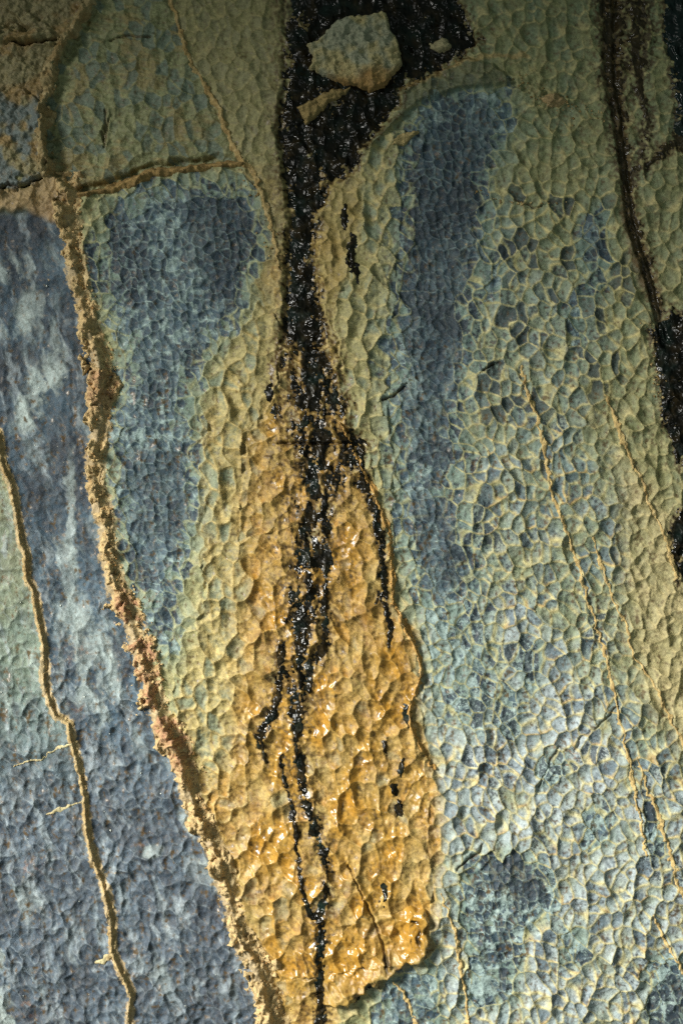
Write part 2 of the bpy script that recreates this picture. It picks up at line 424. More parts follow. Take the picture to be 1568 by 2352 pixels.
# knobbly patch on the upper right and small fractures
m_knob = soft([(1180, 150), (1290, 180), (1310, 250), (1240, 270), (1170, 220)], U, V, 18)
H += m_knob * (9 * fbm(U, V, 20, 161, 4) + 3)
CRACKS = [([(879, 919, 4), (905, 908, 5), (929, 884, 3)], 9), ([(1234, 1808, 2), (1259, 1763, 3), (1284, 1713, 5), (1300, 1722, 6), (1316, 1735, 6), (1334, 1693, 5), (1374, 1668, 4), (1414, 1623, 3)], 4),
          ([(1050, 1995, 2), (1075, 1972, 5), (1098, 1960, 7), (1105, 1945, 4)], 7), ([(1110, 850, 5), (1132, 836, 4)], 9),
          ([(560, 400, 3), (590, 430, 3)], 5), ([(235, 300, 2), (240, 335, 4), (250, 270, 3)], 6), ([(640, 1018, 4), (760, 1020, 4), (800, 1018, 2)], 8),
          ([(30, 100, 3), (60, 103, 8), (130, 96, 6)], 22), ([(-10, 445, 5), (25, 424, 6), (45, 436, 5), (100, 412, 6)], 12),
          ([(800, 1985, 2), (830, 2050, 3), (858, 2110, 4), (880, 2170, 5), (885, 2215, 4)], 8), ([(1060, 630, 2), (1160, 470, 3)], 0.1),
          ([(1180, 460, 2), (1230, 476, 4), (1245, 474, 2)], 7), ([(1090, 480, 1), (1040, 495, 2), (984, 515, 2)], 2), ([(1010, 300, 1), (924, 450, 2)], 0.1),
          ([(240, 250, 2), (243, 285, 5), (238, 320, 3)], 7), ([(250, 88, 2), (300, 80, 4), (345, 84, 3)], 6)]
crack_mask = np.zeros_like(U)
for pts, depth in CRACKS:
    i0, i1, j0, j1 = box_of(pts, 30)
    sl = (slice(i0, i1), slice(j0, j1))
    d, s, w, a = line_field(pts, U[sl] + 5 * w3[sl], V[sl] + 5 * w4[sl], 30)
    m = sstep(1.0, 0.2, d / (w * 0.55 + 1.2))
    crack_mask[sl] = np.maximum(crack_mask[sl], m * min(1, depth / 6))
    H[sl] -= depth * m
    H[sl] += 0.45 * depth * np.exp(-((d - w - 4) / 5) ** 2) * (s > 0)

# ------------------------------------------------------------------ mineral colours
C_SLATE, C_DARK, C_PALE, C_TEAL = srgb(64, 85, 99), srgb(28, 42, 55), srgb(170, 180, 181), srgb(122, 138, 120)
C_OLIVE, C_OCHRE, C_OCHRE2, C_TAN = srgb(150, 146, 100), srgb(166, 122, 46), srgb(166, 136, 72), srgb(170, 160, 112)
C_ORANGE, C_RIM, C_BROWN, C_GREEN = srgb(176, 126, 46), srgb(210, 196, 142), srgb(96, 74, 40), srgb(120, 126, 88)
C_PINK, C_CLAY, C_WHITE, C_RUST = srgb(170, 128, 98), srgb(194, 168, 122), srgb(178, 190, 184), srgb(140, 92, 54)

col = np.empty(U.shape + (3,), F)
col[:] = C_OLIVE
rnd, rnd2 = big['ra'], big['rb']
rim = sstep(0.17, 0.02, big['edge'] + 0.05 * n_speck)
rim_s = sstep(0.22, 0.03, small['edge'] + 0.06 * n_speck)
bottom = sstep(0.15, 0.55, big['dy']) * sstep(0.32, 0.10, np.abs(big['dx']))      # lower end of each bowl, where rust gathers
paint(col, C_TAN, np.clip(0.35 + 0.6 * n_mid + 0.5 * (rnd - 0.5), 0, 1))
paint(col, C_GREEN, np.clip(sstep(1000, 200, V) * (0.55 + 0.8 * n_cloud), 0, 0.8))
paint(col, C_TEAL, np.clip((0.25 + 0.7 * n_cloud) * sstep(0.6, 0.2, big['h']) * (1 - m_ochre) * (U > 780), 0, 0.6))
paint(col, srgb(118, 128, 92), np.clip(sstep(0.05, 0.4, big['edge'] + 0.15 * n_speck) * (0.3 + 0.6 * rnd2 + 0.6 * n_mid) * (1 - m_ochre), 0, 1) * 0.55)
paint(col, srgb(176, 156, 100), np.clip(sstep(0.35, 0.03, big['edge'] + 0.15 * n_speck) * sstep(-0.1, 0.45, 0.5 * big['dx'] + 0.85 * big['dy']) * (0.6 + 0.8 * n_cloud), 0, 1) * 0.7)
paint(col, srgb(120, 100, 60), np.clip(1.2 * fbm(U, V, 45, 261, 4) + 0.5 * n_speck - 0.15, 0, 1) * 0.6 * sstep(1300, 700, V))
# pale grey-blue bowls with yellow crests
core = sstep(0.02, 0.42, big['edge'] + 0.22 * n_speck + 0.12 * n_mid) * (0.35 + 0.65 * rnd2)
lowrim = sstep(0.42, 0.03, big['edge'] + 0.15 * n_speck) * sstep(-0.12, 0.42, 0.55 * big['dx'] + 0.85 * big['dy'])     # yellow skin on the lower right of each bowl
C_BLUE = srgb(116, 136, 139)
paint(col, C_TEAL, np.clip(m_pale * (0.7 + 0.5 * n_cloud), 0, 1) * 0.9)
paint(col, C_BLUE, np.clip(m_pale * (0.25 + 0.8 * (rnd - 0.4) + 1.0 * n_cloud + 0.4 * n_speck), 0, 1) * 0.8)
paint(col, C_PALE, np.clip(m_pale * (core * 0.35 + 0.9 * n_mid - 0.1) + m_pale_strong * (0.5 + 0.4 * core + 0.7 * n_mid), 0, 1) * 0.85)
paint(col, srgb(150, 161, 170), np.clip(m_pale_strong * (0.55 + 0.8 * n_cloud), 0, 1) * 0.65)
paint(col, C_SLATE, np.clip(m_pale * sstep(0.6, 0.95, rnd2 + 0.6 * n_mid + 0.25 * n_speck) * sstep(0.0, 0.3, big['edge'] + 0.2 * n_speck), 0, 1) * 0.7)
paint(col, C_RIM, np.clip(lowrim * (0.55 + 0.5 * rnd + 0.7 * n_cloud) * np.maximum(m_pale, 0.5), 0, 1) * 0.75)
paint(col, C_ORANGE, np.clip(lowrim * sstep(0.5, 0.85, rnd2 + 0.5 * n_cloud) * m_pale * (1 - m_slate) * sstep(0.15, 0.5, big['dy']) * sstep(700, 1000, V), 0, 1) * 0.65)
# single blue bowls in the upper right field
m_field = soft([(1120, 430), (1280, 420), (1400, 450), (1440, 560), (1480, 760), (1420, 900), (1100, 1000), (1080, 700)], U, V, 40)
paint(col, C_TEAL, np.clip(m_field * core * (0.2 + rnd), 0, 1) * 0.7)
paint(col, C_DARK, np.clip(m_field * sstep(0.66, 0.76, rnd + 0.12 * n_speck) * sstep(0.08, 0.2, big['edge'] + 0.1 * n_speck), 0, 1) * 0.75)
# ochre
paint(col, C_OCHRE2, np.clip(np.maximum(m_ochre, m_ochre_r * 0.8), 0, 1) * np.clip(0.75 + 0.5 * n_mid, 0, 1))
oc = np.clip(np.maximum(m_ochre, 0.5 * m_ochre_r) * (0.55 + 0.8 * n_cloud + 0.35 * (rnd - 0.5)) * sstep(500, 1250, V), 0, 1)
paint(col, C_OCHRE, oc)
paint(col, C_TEAL, np.clip(m_ochre * sstep(0.72, 0.95, rnd2) * core * sstep(420, 600, 1100 - np.abs(U - 560)), 0, 1) * 0.40)
paint(col, C_ORANGE, np.clip(m_ochre * (bottom * sstep(0.45, 0.7, rnd) + 0.5 * sstep(0.1, 0.5, n_cloud) * m_wet), 0, 1) * 0.7)
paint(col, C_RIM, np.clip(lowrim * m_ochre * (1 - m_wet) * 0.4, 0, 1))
paint(col, srgb(128, 88, 36), np.clip(m_ochre * (1.5 * fbm(U, V, 48, 251, 4, sy=1.5) + 0.9 * n_speck + 0.5 * (rnd2 - 0.5)), 0, 1) * 0.7 * sstep(800, 1000, V))
# teal to tan belt between slate and ochre
paint(col, srgb(160, 150, 100), np.clip(m_belt * 1.1, 0, 1) * 0.75)
paint(col, C_TEAL, np.clip(m_belt * sstep(0.2, 0.9, rnd2 + 0.7 * n_mid + 0.4 * n_speck) * sstep(0.0, 0.5, big['edge'] + 0.2 * n_speck), 0, 1) * 0.75)
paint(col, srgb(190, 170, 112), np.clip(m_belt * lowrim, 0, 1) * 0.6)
# slate
cellv = 0.6 * (rnd2 - 0.5) + 0.5 * (small['ra'] - 0.5)
m_halo = sstep(0.02, 0.35, m_slate)
paint(col, C_TEAL, np.clip(m_halo * (0.6 + 0.6 * (rnd - 0.5) + 0.5 * n_mid), 0, 1) * 0.8)
n_web = fbm(U, V, 26, 171, 4)
n_zone = fbm(U, V, 150, 175, 3, sy=1.6)
sl_core = sstep(0.36, 0.56, m_slate + cellv * sstep(0.02, 0.3, m_slate) * (1 - 0.6 * m_dark) + 0.25 * n_speck * (m_slate > 0.05) - 0.35 * rim * sstep(0.95, 0.5, m_slate))
paint(col, srgb(106, 128, 120), np.clip(sstep(0.15, 0.6, m_slate) * 0.7, 0, 1))
paint(col, C_SLATE, sl_core * 0.92)
paint(col, C_DARK, np.clip(sl_core * (m_dark * 0.7 + 0.9 * sstep(-0.05, 0.4, n_zone + 0.4 * n_cloud) + 0.55 * sstep(0.55, 0.9, small['ra'])) * sstep(0.0, 0.16, small['edge'] + 0.1 * n_speck), 0, 1) * 0.85)
paint(col, srgb(136, 155, 152), np.clip(sl_core * (1 - m_dark * 0.75) * (sstep(0.0, 0.32, n_web - 0.5 * n_zone + 0.25 * n_speck) * 0.7 + 0.15 * rim_s), 0, 1) * 0.75)
paint(col, srgb(140, 156, 150), np.clip(m_slate * rim_s * (0.55 + 1.0 * n_mid + 0.7 * n_speck) * (1 - 0.35 * m_dark), 0, 1) * 0.75)
paint(col, srgb(172, 168, 118), np.clip(rim * sstep(0.05, 0.3, m_slate) * sstep(0.85, 0.4, m_slate), 0, 1) * 0.6)
paint(col, srgb(200, 186, 126), np.clip(rim * (0.8 + 0.6 * n_mid) * np.maximum(m_pale, m_field) * (1 - m_slate), 0, 1) * 0.75)
paint(col, srgb(206, 170, 96), np.clip(rim * m_ochre * (0.4 + 0.7 * n_mid), 0, 1) * 0.5)
# blotches of dark lichen-like speckle in the pale bowls
paint(col, C_DARK, np.clip(m_pale * sstep(0.30, 0.42, n_speck + 0.45 * fbm(U, V, 120, 181, 2)) * (0.2 + core), 0, 1) * 0.8)
# marble strips on the left, slate with milky cloud bands
milk = fbm(U - 0.28 * V + 20 * w1, V + 20 * w2, 46, 191, 5, sy=3.0, gain=0.6)
murk = fbm(U - 0.2 * V + 24 * w1, V + 24 * w2, 60, 195, 5, sy=1.7, gain=0.6)
paint(col, C_SLATE, np.clip(m_strip * 1.0, 0, 1))
paint(col, C_DARK, np.clip(m_strip * (0.30 + 1.3 * fbm(U, V, 110, 201, 3, sy=1.5) + 0.30 * sstep(1750, 2000, V) + 0.2 * sstep(1000, 700, V)), 0, 1) * 0.8)
paint(col, C_TEAL, m_stripA * sstep(1900, 1500, V) * 0.75)
paint(col, C_OLIVE, m_stripA * sstep(1650, 1150, V) * np.clip(0.55 + 0.9 * n_mid, 0, 1) * 0.8)
paint(col, C_WHITE, m_strip * sstep(0.06, 0.45, milk) * 0.42)
for pts_, k_ in (([(-60, 480), (110, 500), (120, 570), (-60, 580)], .7), ([(-60, 780), (50, 790), (60, 900), (-60, 920)], .7), ([(50, 1020), (200, 980), (210, 1140), (70, 1160)], .7), ([(215, 1760), (440, 1800), (560, 2120), (620, 2400), (330, 2400), (280, 2150), (230, 1950)], .28),
                 ([(150, 700), (190, 720), (205, 960), (160, 980)], .6), ([(-60, 1900), (180, 1900), (250, 2100), (270, 2300), (60, 2400), (-60, 2300)], .08)):
    paint(col, srgb(34, 42, 52), m_strip * region(pts_, 34) * np.clip(0.8 + 1.2 * n_cloud + 0.5 * n_speck, 0, 1) * k_)
paint(col, srgb(34, 42, 50), m_strip * sstep(0.02, 0.38, murk) * 0.6 * (1 - m_stripA * sstep(1700, 1400, V)))
paint(col, srgb(104, 113, 124), m_strip * sstep(1500, 1900, V) * 0.35)
wisp = fbm(U - 0.3 * V + 26 * w1 + 8 * w3, V + 26 * w2, 30, 197, 4, sy=4.0, gain=0.6)
paint(col, srgb(156, 166, 170), m_strip * sstep(0.10, 0.40, wisp + 0.15 * n_cloud) * 0.55)
paint(col, srgb(36, 43, 54), m_strip * sstep(0.08, 0.36, -wisp + 0.2 * n_cloud) * 0.6 * (1 - m_stripA * sstep(1700, 1400, V)))
for (cx, cy, rx, ry, sh, am) in [(70, 700, 36, 60, -.2, .55), (100, 880, 42, 110, -.3, .8), (45, 620, 50, 40, 0, .5), (40, 745, 45, 30, 0, .5), (165, 1180, 14, 150, .0, .55), (150, 1300, 26, 90, .1, .5),
                                (190, 1480, 60, 120, .2, .62), (230, 1620, 50, 70, .2, .5), (350, 1950, 30, 22, -.8, .5), (0, 2180, 22, 40, 0, .9), (10, 2320, 30, 60, 0, .8), (440, 1900, 26, 50, .3, .5),
                                (250, 1560, 40, 60, .2, .4), (60, 960, 34, 50, -.3, .5), (470, 1990, 22, 60, .3, .4), (60, 2060, 30, 60, .2, .35), (370, 2230, 30, 60, .3, .35)]:
    g = np.exp(-(((U - cx - sh * (V - cy) + 22 * w1 + 9 * w3) / rx) ** 2 + ((V - cy + 22 * w2) / ry) ** 2))
    paint(col, C_WHITE, m_strip * sstep(0.30, 0.75, g * (1 + 1.2 * n_cloud + 0.9 * wisp + 0.4 * n_speck)) * am * 0.85)
paint(col, C_PALE, np.clip(m_strip * rim * (0.5 + 0.8 * n_mid) * sstep(1000, 1400, V), 0, 1) * 0.35)
paint(col, C_DARK, np.clip(m_strip * sstep(0.5, 0.9, rnd2) * sstep(0.0, 0.3, big['edge']), 0, 1) * 0.4)
for (cx, cy, r) in [(165, 1490, 26), (200, 1495, 14), (75, 1990, 22), (325, 1950, 16), (70, 2310, 25), (190, 1630, 14)]:
    g = np.exp(-((U - cx) ** 2 + (V - cy) ** 2) / (r * r)) * sstep(0.05, 0.35, fbm(U, V, 14, 211, 3))
    paint(col, C_RUST, g * 0.45)
# yellow edge along the veins in the strips
for dd, ww in ((d_seam, 44), (d_vl, 20)):
    paint(col, C_CLAY, sstep(0.42, 0.62, sstep(ww, 0, dd) + 0.5 * n_speck + 0.5 * n_mid) * 0.8 * sstep(380, 420, V))
# rough shelf and upper panels
paint(col, srgb(140, 128, 92), m_shelf * 0.9)
paint(col, srgb(150, 122, 76), m_shelf * sstep(0.0, 0.3, fbm(U, V, 60, 221, 3)) * 0.8)
paint(col, srgb(104, 116, 116), m_shelf * sstep(190, 260, V + 30 * w1) * sstep(-0.25, 0.1, fbm(U, V, 50, 225, 3)) * 0.9)
paint(col, srgb(164, 136, 96), m_roughl * 0.85)
paint(col, srgb(132, 134, 96), np.clip(m_panel, 0, 1) * 0.75)
paint(col, srgb(150, 128, 80), np.clip(m_panel * sstep(-0.05, 0.35, n_cloud + 0.5 * n_strat), 0, 1) * 0.6)
paint(col, srgb(98, 114, 104), np.clip(np.maximum(m_panel, m_panel_top * 0.7) * sstep(0.45, 0.7, rnd + 0.3 * n_mid) * sstep(0.03, 0.2, big['edge'] + 0.08 * n_speck), 0, 1) * 0.75)
paint(col, srgb(150, 138, 92), m_panel_top * 0.6)
paint(col, C_BROWN, np.clip(crack_mask * 0.6, 0, 1))
paint(col, srgb(186, 168, 120), soft([(1420, 1050), (1500, 1120), (1600, 1250), (1640, 1800), (1500, 1640), (1450, 1480), (1430, 1300)], UM, VM, 40) * np.clip(0.75 + 0.6 * n_mid, 0, 1) * 0.8)
paint(col, srgb(96, 96, 68), soft(SLAB_EDGE, U + 5 * w3, V + 5 * w4, 6) * 0.7)
dS, _s, _w, _a = line_field([(920, 206), (984, 182), (1034, 156), (1074, 138), (1140, 128), (1210, 130)], U + 8 * w3, V + 8 * w4, 40)
paint(col, srgb(176, 152, 100), sstep(9, 3, dS) * 0.8)
paint(col, C_PINK, np.clip(soft([(1250, 1690), (1330, 1700), (1330, 1750), (1250, 1800)], U, V, 10) * sstep(0.15, 0.4, n_speck), 0, 1) * 0.7)
paint(col, srgb(92, 78, 58), np.clip(soft([(1425, 450), (1450, 520), (1470, 560), (1500, 640), (1500, 700), (1470, 660), (1440, 560), (1420, 500)], UM, VM, 9), 0, 1) * 0.85)
paint(col, srgb(60, 56, 40), m_groove * 0.8)
# brown stained margin of the algae
m_stain = np.zeros_like(U)

# ------------------------------------------------------------------ algae film thickness (dark wet growth)
alg_n = fbm(U, V, 26, 231, 4, sy=1.5)
alg_f = fbm(U, V, 7, 241, 2)
lace = fbm(U, V, 15, 235, 3, sy=3.0) * sstep(760, 900, V)
lowness = (0.26 - big['h'])            # the film fills the bowls, crests poke through
Ua, Va = U + 7 * w3 + 8 * w1, V + 7 * w4 + 8 * w2


def band(pts, k=1.0):
    """soft band along a polyline with given widths: 1 on the line, 0 at the margin, negative outside"""
    out = np.full(U.shape, -1.0, F)
    i0, i1, j0, j1 = box_of(pts, 70)
    sl = (slice(i0, i1), slice(j0, j1))
    d, s, w, a = line_field(pts, Ua[sl], Va[sl], 70)
    out[sl] = np.clip(1 - d / (w * F(0.5 * k)), -1, 1)
    return out


def area_band(pts, blur):
    d = poly_sdf(pts, Ua, Va)
    return np.clip(-d / F(blur), -1, 1)


A_TRUNK = area_band(ALG_TOP, 30)
STREAM = [(700, 770, 100), (708, 850, 106), (722, 930, 118), (730, 990, 130), (740, 1040, 140), (745, 1085, 110), (725, 1130, 76), (715, 1200, 66), (708, 1300, 78), (700, 1400, 74), (695, 1500, 62),
          (690, 1568, 48), (684, 1643, 34), (682, 1708, 28), (692, 1768, 26), (702, 1848, 24), (722, 1893, 22), (740, 1938, 22), (748, 2000, 20), (744, 2060, 20), (738, 2110, 26),
          (734, 2200, 26), (735, 2300, 22), (738, 2352, 30), (740, 2480, 30)]
STREAM_R = [(800, 1010, 56), (825, 1075, 44), (842, 1130, 26), (858, 1170, 22), (874, 1234, 22), (882, 1309, 20), (880, 1384, 18), (897, 1434, 16), (893, 1484, 8)]
STREAM_L = [(652, 1480, 22), (645, 1568, 22), (625, 1643, 22), (602, 1683, 22), (606, 1723, 14), (612, 1750, 4)]
STREAM_L2 = [(645, 1730, 8), (655, 1793, 12), (670, 1848, 12), (685, 1918, 11), (687, 1983, 10), (696, 2053, 9), (716, 2098, 14), (736, 2112, 14)]
STREAM_M = [(745, 1100, 40), (742, 1180, 30), (748, 1260, 26), (748, 1350, 24), (748, 1430, 22), (735, 1500, 24), (715, 1560, 22), (695, 1610, 14)]
SPOTS = [(931, 1633, 8, 26), (937, 1655, 7, 18), (919, 1768, 8, 24), (904, 1813, 10, 20), (919, 1856, 9, 26), (881, 2053, 8, 30), (886, 1715, 8, 18), (620, 905, 14, 26), (628, 940, 10, 14), (810, 580, 14, 55), (792, 500, 12, 40),
         (952, 2115, 16, 7), (962, 2150, 8, 34), (886, 2210, 8, 36), (846, 2262, 14, 12), (822, 2284, 14, 14), (820, 625, 8, 30)]
t_spot = np.full(U.shape, -1.0, F)
for cx, cy, rx, ry in SPOTS:
    q = 1 - np.sqrt(((Ua - cx) / rx) ** 2 + ((Va - cy) / ry) ** 2)
    t_spot = np.maximum(t_spot, np.clip(q, -1, 1))

isl = np.full(U.shape, 0.0, F)        # bare patches inside the film
for cx, cy, rx, ry in [(745, 240, 58, 46), (712, 345, 9, 34), (735, 390, 12, 40), (700, 270, 12, 30), (688, 830, 16, 36), (738, 940, 6, 36), (722, 960, 5, 22), (755, 1060, 22, 34), (740, 1110, 10, 26), (697, 1345, 9, 40),
                       (745, 1080, 12, 30), (728, 1165, 9, 20), (712, 1240, 8, 24), (723, 1450, 9, 26), (735, 1345, 7, 40), (725, 1225, 12, 18), (700, 1140, 6, 18), (775, 430, 12, 30), (660, 20, 26, 26), (700, 40, 22, 24), (722, 1545, 10, 20), (665, 1500, 10, 24), (668, 1180, 8, 22)]:
    isl = np.maximum(isl, np.clip(1.25 - np.sqrt(((U - cx + 6 * w3) / rx) ** 2 + ((V - cy + 6 * w4) / ry) ** 2), 0, 1))

GRV = [(p[0] + 4, p[1], p[2] * 1.6) for p in GROOVE[:-1]]
A_GROOVE = band(GRV)
A_BRANCH = np.maximum(band([(1440, 400, 20), (1475, 385, 18), (1520, 350, 34), (1570, 320, 60), (1650, 290, 60)]), band([(1462, -140, 60), (1462, 0, 52), (1458, 80, 40), (1462, 150, 40), (1475, 200, 20), (1483, 270, 14)]))
A_COL = 0.62 * area_band([(1378, -180), (1384, 60), (1390, 200), (1412, 330), (1432, 430), (1480, 395), (1492, 300), (1480, 200), (1494, 60), (1494, -180)], 26)
for cx, cy, rx, ry in [(1436, 95, 15, 42), (1450, 285, 20, 95), (1428, 20, 8, 20)]:
    A_COL = np.minimum(A_COL, np.sqrt(((Ua - cx) / rx) ** 2 + ((Va - cy) / ry) ** 2) * 0.9 - 0.9)
A_CORNER = np.maximum(area_band([(1525, -180), (1520, 60), (1530, 140), (1546, 190), (1552, 320), (1680, 330), (1680, -180)], 20), -1)
A_EDGE = np.maximum(area_band([(1500, 800), (1488, 760), (1510, 740), (1545, 700), (1600, 760), (1690, 900), (1690, 1130), (1590, 1100), (1562, 1080), (1540, 1030), (1514, 930), (1506, 850)], 18),
                    area_band([(1690, 1120), (1560, 1160), (1532, 1224), (1546, 1284), (1562, 1340), (1690, 1400)], 16))


def film(a, thick, gap, low=1.0, keep=0.0):
    t = a * 1.35 + 0.75 * alg_n + 1.5 * lace + 1.1 * n_speck + 1.7 * low * lowness - gap - 1.3 * isl + keep
    t = np.clip(t, -1, 1)
    return np.where(a > -0.95, t * thick, -6).astype(F) + np.where(t > -0.3, 0.8 * alg_f, 0).astype(F)


ALGAE = [
    ("algae_streak", film(np.maximum(A_TRUNK * 1.3, np.maximum(band(STREAM), band(STREAM_M))) - 0.06 * sstep(800, 1000, V), 3.0, 0.12, low=0.9), (640, -180, 1110, 2490),
     "broad black wet algae streak running down the middle of the wall and forking", 'algae'),
    ("algae_streak", film(band(STREAM_R), 3.6, 0.05, low=0.5), (770, 960, 925, 1510), "narrow black wet algae strip hugging the curved thin vein right of the ochre flow", 'algae'),
    ("algae_streak", film(np.maximum(band(STREAM_L), band(STREAM_L2)), 3.4, 0.02, low=0.5), (570, 1460, 760, 2130), "thin broken black algae trickle left of the main streak, on the ochre flow", 'algae'),
    ("algae_streak", film(np.maximum(np.maximum(A_GROOVE, A_BRANCH), A_COL), 3.0, 0.42, low=0.6), (1340, -140, 1664, 830), "dark brown-black algae column following the groove near the upper right edge", 'algae'),
    ("algae_patch", film(A_CORNER, 3.6, 0.10, low=0.4), (1490, -140, 1664, 380), "dark teal-black algae patch filling the top right corner", 'algae'),
    ("algae_patch", film(A_EDGE, 3.6, 0.05, low=0.5), (1460, 680, 1664, 1420), "black algae patch at the right edge, level with the middle of the wall", 'algae'),
]
alg_any = np.full(U.shape, -9.0, F)
for a in ALGAE:
    alg_any = np.maximum(alg_any, a[1])
m_stain = sstep(-3.0, 0.3, alg_any + 1.8 * n_speck)
stain_wide = np.maximum(sstep(-1.0, 0.3, np.maximum(band(STREAM, 1.9), band(STREAM_L, 2.4))), sstep(-1, 0.6, t_spot))
paint(col, C_BROWN, np.clip(m_stain * 0.85 + 0.6 * stain_wide * sstep(-0.25, 0.3, n_speck + 0.6 * alg_n) * np.maximum(m_ochre, m_ochre_r) * sstep(650, 850, V), 0, 1))
veil = np.maximum(soft([(600, -180), (665, -180), (665, 700), (640, 800), (615, 500), (625, 200)], UM, VM, 22), sstep(40, 6, d_g) * sstep(830, 780, V))
paint(col, srgb(98, 80, 46), np.clip(veil * (0.45 + 1.2 * n_speck + 0.8 * n_mid), 0, 1) * 0.75)
soot = np.maximum(np.maximum(sstep(-1.0, 0.2, A_COL), sstep(-1.0, 0.3, A_CORNER)), np.maximum(sstep(-1.0, 0.3, A_EDGE), 0.8 * sstep(-1.0, 0.3, A_TRUNK)))
paint(col, srgb(62, 52, 34), soot * sstep(-0.25, 0.25, n_speck + 0.7 * alg_n) * 0.8)
wet = np.clip(m_wet * sstep(-0.02, 0.35, n_cloud + 0.4 * n_mid + 0.25 * sstep(1200, 1800, V) - 0.1) + 0.9 * m_stain * (U < 1200), 0, 1)

H = H.astype(F)
BLOOM = np.clip(sl_core * (1 - 0.55 * m_dark) * (0.28 + 0.55 * n_web - 0.35 * n_zone + 0.22 * rim_s) + m_pale_strong * (0.30 + 0.3 * n_mid) + 0.14 * m_strip * (0.5 + 1.5 * n_mid), 0, 0.75)
SPECKLE = np.clip((m_pale * (1 - m_ochre) * (0.22 + 0.55 * fbm(U, V, 130, 183, 2) + 0.25 * (rnd - 0.5)) * sstep(0.02, 0.25, big['edge']) + 0.42 * sl_core * (0.5 + n_zone) + 0.12 * m_strip), 0, 0.6)


def height_at(u, v, field=None):
    f = H if field is None else field
    j = np.clip(((np.asarray(u) - U0) / STEP).astype(int), 0, NU - 1)
    i = np.clip(((np.asarray(v) - V0) / STEP).astype(int), 0, NV - 1)
    return f[i, j]


